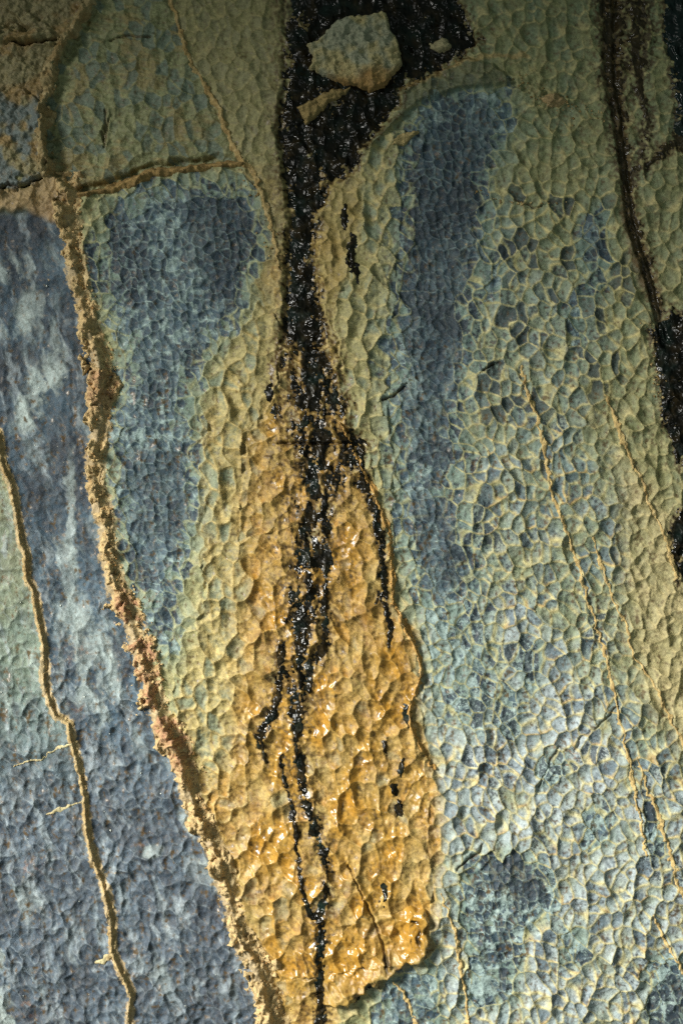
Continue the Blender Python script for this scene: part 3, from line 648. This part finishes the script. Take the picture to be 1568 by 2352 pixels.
# ------------------------------------------------------------------ materials
def rock_material(name, rough=0.82, wet_rough=0.24, bump=0.35, grain=420, spec=0.35, wet_attr=True, vary=0.22, rough_var=0.05, bloom=False):
    m = bpy.data.materials.new(name)
    m.use_nodes = True
    nt = m.node_tree
    N, L = nt.nodes, nt.links
    b = N["Principled BSDF"]
    at = N.new("ShaderNodeAttribute"); at.attribute_name = "mineral"
    tc = N.new("ShaderNodeTexCoord")
    n1 = N.new("ShaderNodeTexNoise"); n1.inputs["Scale"].default_value = grain; n1.inputs["Detail"].default_value = 5; n1.inputs["Roughness"].default_value = 0.65
    n2 = N.new("ShaderNodeTexNoise"); n2.inputs["Scale"].default_value = grain * 0.27; n2.inputs["Detail"].default_value = 6; n2.inputs["Roughness"].default_value = 0.7
    L.new(tc.outputs["Object"], n1.inputs["Vector"]); L.new(tc.outputs["Object"], n2.inputs["Vector"])
    mr = N.new("ShaderNodeMapRange"); mr.inputs["From Min"].default_value = 0.25; mr.inputs["From Max"].default_value = 0.75
    mr.inputs["To Min"].default_value = 1 - vary; mr.inputs["To Max"].default_value = 1 + vary
    L.new(n1.outputs["Fac"], mr.inputs["Value"])
    mr2 = N.new("ShaderNodeMapRange"); mr2.inputs["From Min"].default_value = 0.3; mr2.inputs["From Max"].default_value = 0.7
    mr2.inputs["To Min"].default_value = 1 - vary; mr2.inputs["To Max"].default_value = 1 + vary
    L.new(n2.outputs["Fac"], mr2.inputs["Value"])
    mu = N.new("ShaderNodeMath"); mu.operation = 'MULTIPLY'
    L.new(mr.outputs[0], mu.inputs[0]); L.new(mr2.outputs[0], mu.inputs[1])
    vm = N.new("ShaderNodeVectorMath"); vm.operation = 'SCALE'
    src = at.outputs["Color"]
    if bloom:
        ab = N.new("ShaderNodeAttribute"); ab.attribute_name = "bloom"
        nb = N.new("ShaderNodeTexNoise"); nb.inputs["Scale"].default_value = 95; nb.inputs["Detail"].default_value = 9; nb.inputs["Roughness"].default_value = 0.72
        L.new(tc.outputs["Object"], nb.inputs["Vector"])
        sm = N.new("ShaderNodeMath"); sm.operation = 'ADD'
        L.new(ab.outputs["Fac"], sm.inputs[0]); L.new(nb.outputs["Fac"], sm.inputs[1])
        rg = N.new("ShaderNodeMapRange"); rg.interpolation_type = 'SMOOTHSTEP'
        rg.inputs["From Min"].default_value = 0.93; rg.inputs["From Max"].default_value = 1.08; rg.inputs["To Max"].default_value = 0.8
        L.new(sm.outputs[0], rg.inputs["Value"])
        mx = N.new("ShaderNodeMix"); mx.data_type = 'RGBA'
        mx.inputs[7].default_value = tuple(float(x) for x in srgb(144, 162, 157)) + (1,)
        L.new(rg.outputs[0], mx.inputs[0]); L.new(src, mx.inputs[6])
        ad2 = N.new("ShaderNodeAttribute"); ad2.attribute_name = "speckle"
        nd = N.new("ShaderNodeTexNoise"); nd.inputs["Scale"].default_value = 150; nd.inputs["Detail"].default_value = 7; nd.inputs["Roughness"].default_value = 0.7
        L.new(tc.outputs["Object"], nd.inputs["Vector"])
        s2 = N.new("ShaderNodeMath"); s2.operation = 'ADD'
        L.new(ad2.outputs["Fac"], s2.inputs[0]); L.new(nd.outputs["Fac"], s2.inputs[1])
        rg2 = N.new("ShaderNodeMapRange"); rg2.interpolation_type = 'SMOOTHSTEP'
        rg2.inputs["From Min"].default_value = 0.97; rg2.inputs["From Max"].default_value = 1.08; rg2.inputs["To Max"].default_value = 0.85
        L.new(s2.outputs[0], rg2.inputs["Value"])
        mx2 = N.new("ShaderNodeMix"); mx2.data_type = 'RGBA'
        mx2.inputs[7].default_value = tuple(float(x) for x in srgb(44, 54, 62)) + (1,)
        L.new(rg2.outputs[0], mx2.inputs[0]); L.new(mx.outputs[2], mx2.inputs[6])
        src = mx2.outputs[2]
    L.new(src, vm.inputs[0]); L.new(mu.outputs[0], vm.inputs["Scale"])
    L.new(vm.outputs[0], b.inputs["Base Color"])
    if wet_attr:
        aw = N.new("ShaderNodeAttribute"); aw.attribute_name = "wetness"
        r = N.new("ShaderNodeMapRange"); r.inputs["To Min"].default_value = rough; r.inputs["To Max"].default_value = wet_rough
        L.new(aw.outputs["Fac"], r.inputs["Value"]); L.new(r.outputs[0], b.inputs["Roughness"])
    else:
        r = N.new("ShaderNodeMapRange"); r.inputs["From Min"].default_value = 0.38; r.inputs["From Max"].default_value = 0.62
        r.inputs["To Min"].default_value = rough; r.inputs["To Max"].default_value = min(1.0, rough + rough_var)
        nr = N.new("ShaderNodeTexNoise"); nr.inputs["Scale"].default_value = 38; nr.inputs["Detail"].default_value = 4
        L.new(tc.outputs["Object"], nr.inputs["Vector"]); L.new(nr.outputs["Fac"], r.inputs["Value"]); L.new(r.outputs[0], b.inputs["Roughness"])
    b.inputs["Specular IOR Level"].default_value = spec
    ad = N.new("ShaderNodeMath"); ad.operation = 'ADD'
    L.new(n1.outputs["Fac"], ad.inputs[0]); L.new(n2.outputs["Fac"], ad.inputs[1])
    bp = N.new("ShaderNodeBump")
    if wet_attr:
        rb = N.new("ShaderNodeMapRange"); rb.inputs["To Min"].default_value = bump; rb.inputs["To Max"].default_value = bump * 0.12
        L.new(aw.outputs["Fac"], rb.inputs["Value"]); L.new(rb.outputs[0], bp.inputs["Strength"])
    bp.inputs["Strength"].default_value = bump; bp.inputs["Distance"].default_value = 0.004
    L.new(ad.outputs[0], bp.inputs["Height"]); L.new(bp.outputs[0], b.inputs["Normal"])
    return m


MAT_ROCK = rock_material("scalloped_marble", rough=0.62, wet_rough=0.27, bump=0.40, spec=0.45, vary=0.30, bloom=True)
MAT_VEIN = rock_material("vein_mineral", rough=0.9, bump=0.6, wet_attr=False, spec=0.2, vary=0.3)
MAT_CLAY = rock_material("crumbly_clay", rough=0.95, bump=0.9, grain=300, wet_attr=False, spec=0.15, vary=0.3)
MAT_STONE = rock_material("rough_stone", rough=0.9, bump=0.9, grain=260, wet_attr=False, spec=0.2, vary=0.3)
MAT_ALGAE = rock_material("wet_algae", rough=0.12, bump=0.12, grain=160, wet_attr=False, spec=0.24, vary=0.5, rough_var=0.25)
MAT_LIP = rock_material("wet_flowstone", rough=0.8, wet_rough=0.2, bump=0.45, spec=0.5)


# ------------------------------------------------------------------ mesh builders
def link(o, parent=None):
    scene.collection.objects.link(o)
    if parent is not None:
        o.parent = parent
    return o


def to_xyz(u, v, h):
    out = np.empty((len(u), 3), F)
    out[:, 0] = (u - 784) / 1000
    out[:, 1] = -h / 1000
    out[:, 2] = (1176 - v) / 1000
    return out


def quick_mesh(name, co, faces, colour, wetness=None, smooth=True):
    me = bpy.data.meshes.new(name)
    k = faces.shape[1]
    me.vertices.add(len(co)); me.vertices.foreach_set("co", co.astype(F).ravel())
    me.loops.add(faces.size); me.loops.foreach_set("vertex_index", faces.astype(np.int32).ravel())
    me.polygons.add(len(faces)); me.polygons.foreach_set("loop_start", np.arange(0, faces.size, k, dtype=np.int32))
    me.polygons.foreach_set("use_smooth", np.full(len(faces), smooth))
    a = me.attributes.new("mineral", 'FLOAT_COLOR', 'POINT')
    c4 = np.ones((len(co), 4), F); c4[:, :3] = np.clip(colour, 0, 1)
    a.data.foreach_set("color", c4.ravel())
    if wetness is not None:
        w = me.attributes.new("wetness", 'FLOAT', 'POINT')
        w.data.foreach_set("value", wetness.astype(F).ravel())
    me.update(calc_edges=True)
    return me


GRID = np.arange(NU * NV).reshape(NV, NU)


def sheet(name, fmask, mat, parent):
    """cut the faces of fmask (NV-1 x NU-1) out of the wall's relief"""
    ii, jj = np.nonzero(fmask)
    q = np.stack([GRID[ii, jj], GRID[ii + 1, jj], GRID[ii + 1, jj + 1], GRID[ii, jj + 1]], 1)
    used, inv = np.unique(q, return_inverse=True)
    f = inv.reshape(q.shape)
    co = to_xyz(U.ravel()[used], V.ravel()[used], H.ravel()[used])
    me = quick_mesh(name, co, f, col.reshape(-1, 3)[used], wet.ravel()[used])
    for an, arr in (("bloom", BLOOM), ("speckle", SPECKLE)):
        at = me.attributes.new(an, 'FLOAT', 'POINT')
        at.data.foreach_set("value", arr.ravel()[used].astype(F))
    nr = NORM.reshape(-1, 3)[used]
    me.normals_split_custom_set_from_vertices(nr.tolist())
    me.materials.append(mat)
    return link(bpy.data.objects.new(name, me), parent)


def overlay(name, T, colour, mat, parent=None, wetness=None, box=None, du=None, dv=None, depth=9.0, base=None):
    """a closed body lying on the wall: thickness T above it where T > 0, its rim and back buried in the wall"""
    if box is None:
        sl = (slice(0, NV), slice(0, NU))
    else:
        j0 = max(0, int((box[0] - U0) / STEP)); j1 = min(NU, int((box[2] - U0) / STEP) + 2)
        i0 = max(0, int((box[1] - V0) / STEP)); i1 = min(NV, int((box[3] - V0) / STEP) + 2)
        sl = (slice(i0, i1), slice(j0, j1))
    t = T[sl] if T.shape == U.shape else T
    u, v = U[sl], V[sl]
    hb = (H if base is None else base)[sl]
    n_i, n_j = t.shape
    g = np.arange(n_i * n_j).reshape(n_i, n_j)
    on = t > 0
    fm = on[:-1, :-1] | on[1:, :-1] | on[:-1, 1:] | on[1:, 1:]
    fm[1:] |= fm[:-1].copy(); fm[:-1] |= fm[1:].copy(); fm[:, 1:] |= fm[:, :-1].copy(); fm[:, :-1] |= fm[:, 1:].copy()
    ii, jj = np.nonzero(fm)
    q = np.stack([g[ii, jj], g[ii + 1, jj], g[ii + 1, jj + 1], g[ii, jj + 1]], 1)
    used, inv = np.unique(q, return_inverse=True)
    q = inv.reshape(q.shape)
    top = np.maximum(t, -depth * 0.5).ravel()[used] + hb.ravel()[used]
    uu_, vv_ = u.ravel()[used].copy(), v.ravel()[used].copy()
    ut, vt = uu_.copy(), vv_.copy()
    if du is not None:
        ut += du[sl].ravel()[used]; vt += dv[sl].ravel()[used]
    co_t = to_xyz(ut, vt, top)
    # border edges of the patch -> side walls and a coarse back
    e = np.concatenate([q[:, [0, 1]], q[:, [1, 2]], q[:, [2, 3]], q[:, [3, 0]]])
    key = np.sort(e, 1)
    uniq, idx, cnt = np.unique(key, axis=0, return_index=True, return_counts=True)
    be = e[idx[cnt == 1]]
    nt_ = len(used)
    bv = np.unique(be)
    remap = np.full(nt_, -1, np.int64); remap[bv] = nt_ + np.arange(len(bv))
    co_b = to_xyz(uu_[bv], vv_[bv], hb.ravel()[used][bv] - depth)
    sides = np.stack([be[:, 1], be[:, 0], remap[be[:, 0]], remap[be[:, 1]]], 1)
    co = np.concatenate([co_t, co_b])
    c = colour[sl].reshape(-1, 3)[used] if colour.ndim == 3 else np.tile(colour, (nt_, 1))
    c = np.concatenate([c, c[bv]])
    w = None
    if wetness is not None:
        w = wetness[sl].ravel()[used]; w = np.concatenate([w, w[bv]])
    me = quick_mesh(name, co, np.concatenate([q, sides]), c, w)
    me.materials.append(mat)
    return link(bpy.data.objects.new(name, me), parent)


def tag(o, label=None, category=None, group=None, kind=None):
    if label: o["label"] = label
    if category: o["category"] = category
    if group: o["group"] = group
    if kind: o["kind"] = kind
    return o


# ------------------------------------------------------------------ the wall and its panels
gy, gx = np.gradient(H, STEP)
NORM = np.stack([-gx, -np.ones_like(H), gy], -1)
NORM /= np.linalg.norm(NORM, axis=-1, keepdims=True)

rock_wall = bpy.data.objects.new("rock_wall", None)
rock_wall.location = (0, 0, 0)
link(rock_wall)
rock_wall["kind"] = "thing"
tag(rock_wall, "scalloped blue-grey and ochre marble cave wall crossed by raised mineral veins", "rock wall")

fu, fv = U[:-1, :-1] + STEP / 2, V[:-1, :-1] + STEP / 2
pid = np.full(fu.shape, 3, np.int8)                                        # big middle block
pid[(fu < seam_u[:-1, :-1]) & (fv > 430)] = 2                              # marble strip between the veins
pid[(fu < vl_u[:-1, :-1]) & (fv > 940)] = 1                                # left strip
pid[poly_sdf(PANEL, fu, fv) < 0] = 4                                       # recessed upper panel
pid[(poly_sdf(SHELF, fu, fv) < 0)] = 5                                     # shelf
ru = np.interp(vv, [-140, 0, 300, 420, 700, 860, 975, 1019, 1089, 1184, 1234, 1384, 1439, 1534, 1610, 1690, 1770, 1900, 2060, 2200, 2300, 2500],
               [790, 790, 800, 770, 760, 770, 784, 809, 834, 879, 896, 903, 929, 969, 945, 952, 996, 1015, 1003, 960, 830, 800]).astype(F)[:, None] + np.zeros_like(U)
pid[(fu > ru[:-1, :-1]) & (pid == 3)] = 6
pid[(fu > gr_u[:-1, :-1]) & (fv < 800) & (pid == 6)] = 7
PANELS = {1: "grey-green scalloped marble strip left of the thin left vein", 2: "dark slate marble strip with milky white clouds between the two left veins",
          3: "blue slate block grading into wet golden ochre flowstone", 4: "recessed olive panel under the rough shelf", 5: "rough crusted shelf overhanging the upper left",
          6: "broad deeply scalloped grey-blue and olive face on the right", 7: "olive upper right face beyond the groove"}
for k, lab in PANELS.items():
    o = sheet("rock_panel", pid == k, MAT_ROCK, rock_wall)
    o["label"] = lab

# ------------------------------------------------------------------ veins: raised ribs of pale mineral
C_VEIN = srgb(196, 168, 116)


def vein(pts, height, colour, widen=1.0, rough=1.0, label=None, seed=301, broken=1.0):
    i0, i1, j0, j1 = box_of(pts, 34)
    sl = (slice(i0, i1), slice(j0, j1))
    u, v = U[sl], V[sl]
    d, s, w, a = line_field(pts, u + 8 * w3[sl] + 6 * n_fine[sl], v + 8 * w4[sl] + 3 * n_speck[sl], 40)
    w = w * widen * (1 + 0.45 * fbm(u, v, 30, seed, 3) + 0.9 * fbm(u, v, 70, seed + 1, 2))
    prof = 1 - (d / (w * 0.5 + 0.8)) ** 2
    t = np.full(U.shape, -6.0, F)
    hh = height * (0.85 + broken * fbm(u, v, 55, seed + 3, 2)) + rough * 2.0 * fbm(u, v, 7, seed + 7, 3)
    t[sl] = np.clip(np.where(prof > 0, np.clip(prof * 2.6, 0, 1) * hh - 0.8, prof * 3 - 0.8), -5, 60)
    c = np.empty(U.shape + (3,), F); c[:] = colour
    paint(c[sl], srgb(150, 118, 72), np.clip(0.35 + 1.2 * fbm(u, v, 24, seed + 9, 3), 0, 1) * 0.7)
    paint(c[sl], srgb(214, 192, 146), np.clip(-0.1 + 1.5 * fbm(u, v, 16, seed + 12, 3), 0, 1) * 0.7)
    o = overlay("mineral_vein", t, c, MAT_VEIN, rock_wall, box=(U0 + STEP * j0, V0 + STEP * i0, U0 + STEP * (j1 - 1), V0 + STEP * (i1 - 1)), depth=7)
    if label: o["label"] = label
    return o


vein(VEIN_LEFT, 3.8, srgb(178, 156, 112), 1.0, 2.2, "crooked tan vein zigzagging down the left marble strips")
vein(VEIN_TOP, 6.5, srgb(170, 148, 100), 1.7, 1.2, "thin vein curving down the recessed upper panel")
vein(VEIN_MID, 6, srgb(188, 146, 82), 1.1, 1.0, "curved thin vein bounding the ochre flow on its right")
for k, (p, hgt) in enumerate([(VEIN_R2, 3.2), (VEIN_R3, 4), (VEIN_R4, 3.2), (VEIN_R5, 3.2), (VEIN_R6, 3), (VEIN_LOW, 3), (VEIN_LOWR, 4)]):
    vein(p, hgt * 1.4, srgb(198, 172, 116), 1.45, 0.9, seed=331 + 17 * k)
for k, p in enumerate([VEIN_BR1, VEIN_BR2, VEIN_BR3]):
    vein(p, 3.4, srgb(190, 180, 140), 1.0, 0.8, seed=501 + 17 * k)

# ledge along the top of the slate block
i0, i1, j0, j1 = box_of(LEDGE, 40)
sl = (slice(i0, i1), slice(j0, j1))
d, s, w, a = line_field(LEDGE, U[sl] + 6 * w3[sl], V[sl] + 5 * w4[sl] + 3 * n_fine[sl], 40)
t = np.full(U.shape, -6.0, F)
lw = w * (1 + 0.5 * fbm(U[sl], V[sl], 40, 561, 3))
lw = lw * 1.7
t[sl] = np.clip((1 - (d / (lw * 0.5 + 2)) ** 2) * 11 + 8 * n_strat[sl] + 3 * fbm(U[sl], V[sl], 9, 565, 3), -5, 30)
t[sl] = np.where(d > lw * 0.5 + 3, -5, t[sl])
c = np.empty(U.shape + (3,), F); c[:] = srgb(160, 132, 84)
paint(c[sl], srgb(110, 90, 58), np.clip(0.4 + 1.4 * n_strat[sl], 0, 1) * 0.7)
o = overlay("ledge", t, c, MAT_VEIN, rock_wall, box=(U0 + STEP * j0, V0 + STEP * i0, U0 + STEP * (j1 - 1), V0 + STEP * (i1 - 1)))
o["label"] = "crusty brown ledge along the top of the slate block"

# crusty rib along the edge of the upper left shelf
rib = [(p[0] - 8, p[1], 22 + 12 * math.sin(0.05 * p[1])) for p in SHELF_EDGE]
vein(rib, 9, srgb(158, 142, 104), 1.0, 3.2, "crusty pale rib along the edge of the upper left shelf", seed=541, broken=1.5)

# flowstone lip at the foot of the ochre flow
LIP = [(735, 2215), (760, 2150), (830, 2105), (900, 2095), (945, 2080), (975, 2088), (984, 2110), (976, 2135), (985, 2160), (978, 2190), (966, 2212), (935, 2214), (915, 2226), (893, 2250), (872, 2252),
       (862, 2268), (846, 2268), (838, 2282), (820, 2290), (800, 2310), (770, 2312), (742, 2306), (748, 2280), (735, 2260)]
sd = poly_sdf(LIP, U + 7 * w3 + 2 * n_fine, V + 7 * w4)
lip_edge = soft([(950, 2060), (1020, 2060), (1020, 2250), (900, 2300), (760, 2340), (740, 2300), (850, 2230), (930, 2180)], U, V, 35)
t = np.where(sd < 0, 28 * np.clip(-sd / 6, 0, 1) ** 0.5 * (0.12 + 0.88 * lip_edge) - 2 + 6 * fbm(U, V, 24, 571, 3) * np.clip(-sd / 20, 0, 1) - 7 * sstep(0.0, 0.8, t_spot), -6).astype(F)
c = col.copy()
paint(c, C_OCHRE, np.clip(0.5 + n_cloud, 0, 1) * 0.9)
paint(c, C_OCHRE2, np.clip(sstep(30, 4, -sd) * (0.5 + n_mid), 0, 1) * 0.7)
paint(c, srgb(44, 34, 18), sstep(0.0, 0.6, t_spot) * 0.9)
o = overlay("flowstone_lip", t, c, MAT_LIP, rock_wall, wetness=np.clip(0.75 + 0.8 * n_cloud, 0, 1), box=(715, 2050, 1010, 2345), depth=14)
o["label"] = "wet golden flowstone lip with a ragged overhanging edge"
lip_t = t

# ------------------------------------------------------------------ clay seam: crumbly raised band, top-level
su, sv = U, V
n_cr = fbm(U, V, 9, 601, 3)
n_cr2 = fbm(U, V, 30, 611, 4)
d_s2, s_s2, w_s2, _a = line_field(SEAM, U + 14 * w1 + 9 * w3 + 5 * n_cr, V + 14 * w2 + 9 * w4, 200)
n_cr3 = fbm(U, V, 85, 615, 2)
wv = w_s2 * (1.4 + 1.1 * n_cr3 + 0.9 * n_cr2) + 6 * n_cr
seam_prof = 1 - (d_s2 / (wv * 0.5 + 3))
asym = np.where(s_s2 > 0, 0.7, 1.15)
T_seam = np.where(seam_prof > -0.3, 15 * np.clip(seam_prof * 4.5, -0.3, 1) * asym * (0.6 + 1.5 * n_cr3 + 0.8 * n_cr2) + 9 * n_cr2 + 6 * n_cr + 5 * fbm(U, V, 13, 617, 3, sy=4.0) - 2, -8)
T_seam -= 16 * sstep(0.12, 0.42, fbm(U, V, 36, 619, 3))
T_seam -= 9 * sstep(0.12, 0.5, n_cr2 + 0.4 * n_cr) * (s_seam > 0)
T_seam = np.where(V < 392, -8, T_seam).astype(F)
c = np.empty(U.shape + (3,), F); c[:] = C_CLAY
pinkzone = sstep(1330, 1370, V) * sstep(1860, 1700, V) + 0.7 * sstep(780, 830, V) * sstep(980, 900, V)
paint(c, C_PINK, np.clip(pinkzone * (0.75 + 1.2 * n_cr2) * sstep(0.3, 0.7, seam_prof + 0.2), 0, 1))
paint(c, srgb(132, 96, 56), np.clip(-0.1 + 1.4 * fbm(U, V, 20, 621, 4), 0, 1))
paint(c, srgb(214, 186, 132), np.clip(1.5 * n_cr + 0.1, 0, 1) * 0.6)
seam = overlay("clay_seam", T_seam, c, MAT_CLAY, box=(90, 380, 700, 2490), du=5 * fbm(U, V, 14, 631, 2), dv=4 * fbm(U, V, 14, 641, 2), depth=12)
tag(seam, "crumbly tan and pinkish clay seam standing out along the left marble strip, full height", "clay seam")

# ------------------------------------------------------------------ algae
c_alg = np.empty(U.shape + (3,), F); c_alg[:] = srgb(16, 14, 9)
paint(c_alg, srgb(52, 42, 24), np.clip(0.1 + 1.4 * alg_n, 0, 1) * 0.8)
paint(c_alg, srgb(22, 36, 32), np.clip(1.6 * fbm(U, V, 50, 651, 3), 0, 1) * 0.8)
rug = 2.7 * fbm(U, V, 9, 661, 2) + 1.6 * fbm(U, V, 20, 671, 2, sy=1.6)
for name, T, box, label, cat in ALGAE:
    T2 = np.where(T > -1.0, T + rug - 0.4, T).astype(F)
    cc = c_alg
    if "brown-black" in label:
        cc = c_alg.copy(); paint(cc, srgb(62, 52, 34), np.full(U.shape, 0.7, F))
    if "teal" in label:
        cc = c_alg.copy(); paint(cc, srgb(28, 44, 44), np.full(U.shape, 0.6, F))
    o = overlay(name, T2, cc, MAT_ALGAE, box=box, depth=6)
    tag(o, label, cat, "algae growth on the wall")
T2 = (np.clip(t_spot * 1.2 + 0.5 * alg_n + 1.0 * lace + 0.8 * n_speck - 0.2, -1, 1) * 2.6).astype(F)
T2 = np.where(lip_t > 0, -6, T2)
T2 = np.where(t_spot > -0.9, T2, -6).astype(F)
spots_o = overlay("algae_spots", T2, c_alg, MAT_ALGAE, box=(580, 440, 1010, 2330), depth=6)
tag(spots_o, "scattered small black algae spots dotted over the right side of the ochre flow", "algae", kind="stuff")

# ------------------------------------------------------------------ lodged stones
def stone(name, outline, thick, bevel, label, colour_fn, seed, tilt=(0, 0), bed=3.5, rough=7.0):
    p = np.array(outline)
    box = (p[:, 0].min() - 24, p[:, 1].min() - 24, p[:, 0].max() + 24, p[:, 1].max() + 24)
    i0, i1, j0, j1 = box_of(outline, 26)
    sl = (slice(i0, i1), slice(j0, j1))
    u, v = U[sl], V[sl]
    sd = poly_sdf(outline, u + 3 * w3[sl] + 4 * fbm(u, v, 11, seed, 2), v + 3 * w4[sl] + 4 * fbm(u, v, 11, seed + 2, 2))
    t = np.full(U.shape, -8.0, F)
    cx, cy = p.mean(0)
    body = thick * np.clip(-sd / bevel, 0, 1) ** 0.55 + tilt[0] * (u - cx) + tilt[1] * (v - cy)
    body += 1.8 * bed * fbm(u + 0.3 * v, v + 0.26 * u, 40, seed + 4, 3, sy=0.2) + rough * fbm(u, v, 12, seed + 6, 4) + 6 * fbm(u, v, 60, seed + 8, 2)
    t[sl] = np.where(sd < 0, body - 2, -8)
    c = np.empty(U.shape + (3,), F); c[sl] = colour_fn(u, v)
    o = overlay(name, t, c, MAT_STONE, box=box, depth=14)
    tag(o, label, "stone")
    return o


def stone_col(u, v):
    c = np.empty(u.shape + (3,), F); c[:] = srgb(176, 164, 120)
    paint(c, srgb(136, 150, 142), sstep(-0.1, 0.35, fbm(u, v, 50, 701, 3) + 0.5 * np.exp(-(((u - 810) / 70) ** 2 + ((v - 90) / 34) ** 2))) * 0.55)
    paint(c, srgb(156, 118, 66), sstep(150, 200, v + 30 * fbm(u, v, 40, 711, 3) + 0.12 * (u - 800)) * 0.8)
    return c


stone("lodged_stone", [(704, 102), (735, 88), (770, 52), (800, 40), (845, 38), (880, 28), (892, 40), (893, 62), (915, 95), (922, 135), (925, 150), (905, 172), (885, 200), (850, 214), (820, 202), (790, 198), (755, 182),
                       (722, 162), (706, 156), (718, 138)], 36, 7, "large angular pale stone wedged in the black algae at the top", stone_col, 721, tilt=(0.02, -0.08))
stone("lodged_stone", [(682, 244), (705, 232), (730, 220), (760, 205), (806, 200), (800, 216), (780, 226), (755, 240), (735, 262), (712, 282), (700, 286), (692, 266)], 20, 9, "smaller brownish flake of rock just below the large lodged stone",
      lambda u, v: np.broadcast_to(srgb(148, 128, 84), u.shape + (3,)).copy(), 741, bed=3)
stone("lodged_stone", [(986, 98), (1004, 90), (1016, 82), (1034, 98), (1036, 110), (1020, 122), (1008, 118), (988, 112)], 18, 7, "small pale knobbly stone right of the large lodged stone, in the algae",
      lambda u, v: np.broadcast_to(srgb(168, 158, 122), u.shape + (3,)).copy(), 761, rough=7)
stone("lodged_stone", [(1238, 225), (1262, 214), (1290, 220), (1302, 236), (1285, 248), (1256, 246)], 16, 8, "crumbly pale knob of rock on the upper right face",
      lambda u, v: np.broadcast_to(srgb(172, 148, 108), u.shape + (3,)).copy(), 781, rough=8)
stone("stone_flake", [(948, 316), (968, 304), (950, 300), (925, 306), (905, 318), (900, 334), (925, 338), (940, 326)], 9, 6, "small tan flake at the upper left edge of the right slate face",
      lambda u, v: np.broadcast_to(srgb(168, 150, 104), u.shape + (3,)).copy(), 791, rough=3)

# ------------------------------------------------------------------ crumbs
bm = bmesh.new()
bmesh.ops.create_icosphere(bm, subdivisions=1, radius=1.0)
ICO_V = np.array([v.co[:] for v in bm.verts], F)
ICO_F = np.array([[v.index for v in f.verts] for f in bm.faces], np.int64)
bm.free()


def crumbs(name, us, vs, sizes, colours, surf, parent, seed, label=None):
    r = np.random.RandomState(seed)
    n = len(us)
    nv = len(ICO_V)
    co = np.empty((n, nv, 3), F)
    hh = height_at(us, vs, surf)
    for k in range(n):
        a = r.randn(3, 3)
        qm, _ = np.linalg.qr(a)
        s = sizes[k] * (0.6 + 0.7 * r.rand(3))
        bump = 0.72 + 0.5 * r.rand(nv, 1)
        co[k] = (ICO_V * bump * s) @ qm.T
    U_ = us[:, None] + co[:, :, 0]; V_ = vs[:, None] + co[:, :, 1]; H_ = hh[:, None] + co[:, :, 2] + 0.35 * sizes[:, None]
    xyz = to_xyz(U_.ravel(), V_.ravel(), H_.ravel())
    f = (ICO_F[None] + (np.arange(n) * nv)[:, None, None]).reshape(-1, 3)
    cc = np.repeat(colours, nv, 0)
    me = quick_mesh(name, xyz, f[:, ::-1], cc, smooth=False)
    me.materials.append(MAT_CLAY)
    o = link(bpy.data.objects.new(name, me), parent)
    tag(o, label, kind="stuff")
    return o


rr = np.random.RandomState(77)
pl = np.array([p[:2] for p in SEAM], float)
wl = np.array([p[2] for p in SEAM], float)
seg = np.hypot(*np.diff(pl, axis=0).T)
cum = np.concatenate([[0], np.cumsum(seg)])
n = 1300
sarc = rr.rand(n) * (cum[-1] - 150)
cu_ = np.interp(sarc, cum, pl[:, 0]); cv_ = np.interp(sarc, cum, pl[:, 1]); cw_ = np.interp(sarc, cum, wl)
dens = fbm(cu_[None].astype(F), cv_[None].astype(F), 60, 811, 2)[0]
off = np.where(rr.rand(n) < 0.85, 0.38 + 0.26 * rr.randn(n), -0.40 + 0.2 * rr.randn(n)) * cw_
keep = dens + 0.35 * rr.rand(n) > 0.02
cu_, cv_, off = cu_[keep], cv_[keep], off[keep]
us = (cu_ + off + 5).astype(F); vs = (cv_ + 4 * rr.randn(len(cu_))).astype(F)
sz = (1.0 + 3.6 * rr.rand(len(us)) ** 3).astype(F)
cl = np.stack([lerp(srgb(150, 112, 66), srgb(216, 188, 136), x) for x in rr.rand(len(us))])
crumbs("clay_crumbs", us, vs, sz, cl, H + np.clip(T_seam, 0, 60), seam, 821)
# grains beside the groove, ledge and top edge
pts_g = []
for line, m_, spread in ((LEDGE, 120, 6), (SHELF_EDGE, 60, 9), ([(925, 205), (985, 180), (1074, 130)], 50, 4), ([(560, 380), (590, 430), (620, 520), (640, 640)], 60, 16), ([(1190, 170), (1240, 230), (1290, 240), (1380, 270)], 90, 12),
                         ([(1480, 740), (1500, 770), (1505, 850), (1520, 950)], 60, 8), ([(1090, 440), (1180, 470), (1245, 475), (1300, 470)], 40, 5)):
    q = np.array([p[:2] for p in line], float)
    L_ = np.concatenate([[0], np.cumsum(np.hypot(*np.diff(q, axis=0).T))])
    t_ = rr.rand(m_) * L_[-1]
    pts_g.append(np.stack([np.interp(t_, L_, q[:, 0]) + spread * rr.randn(m_), np.interp(t_, L_, q[:, 1]) + spread * rr.randn(m_)], 1))
spv = 560 + 1800 * rr.rand(90)
spa = np.interp(spv, pl[:, 1], pl[:, 0]) - 20
pts_g.append(np.stack([spa * rr.rand(90), spv], 1))
pg = np.concatenate(pts_g)
cl = np.stack([lerp(srgb(128, 104, 62), srgb(190, 166, 118), x) for x in rr.rand(len(pg))])
cl[-90:] = srgb(206, 210, 200)
gs = (1.0 + 2.6 * rr.rand(len(pg)) ** 2).astype(F)
gs[-90:] = 0.8 + 1.3 * rr.rand(90) ** 3
crumbs("rock_grains", pg[:, 0].astype(F), pg[:, 1].astype(F), gs, cl, H, rock_wall, 831)
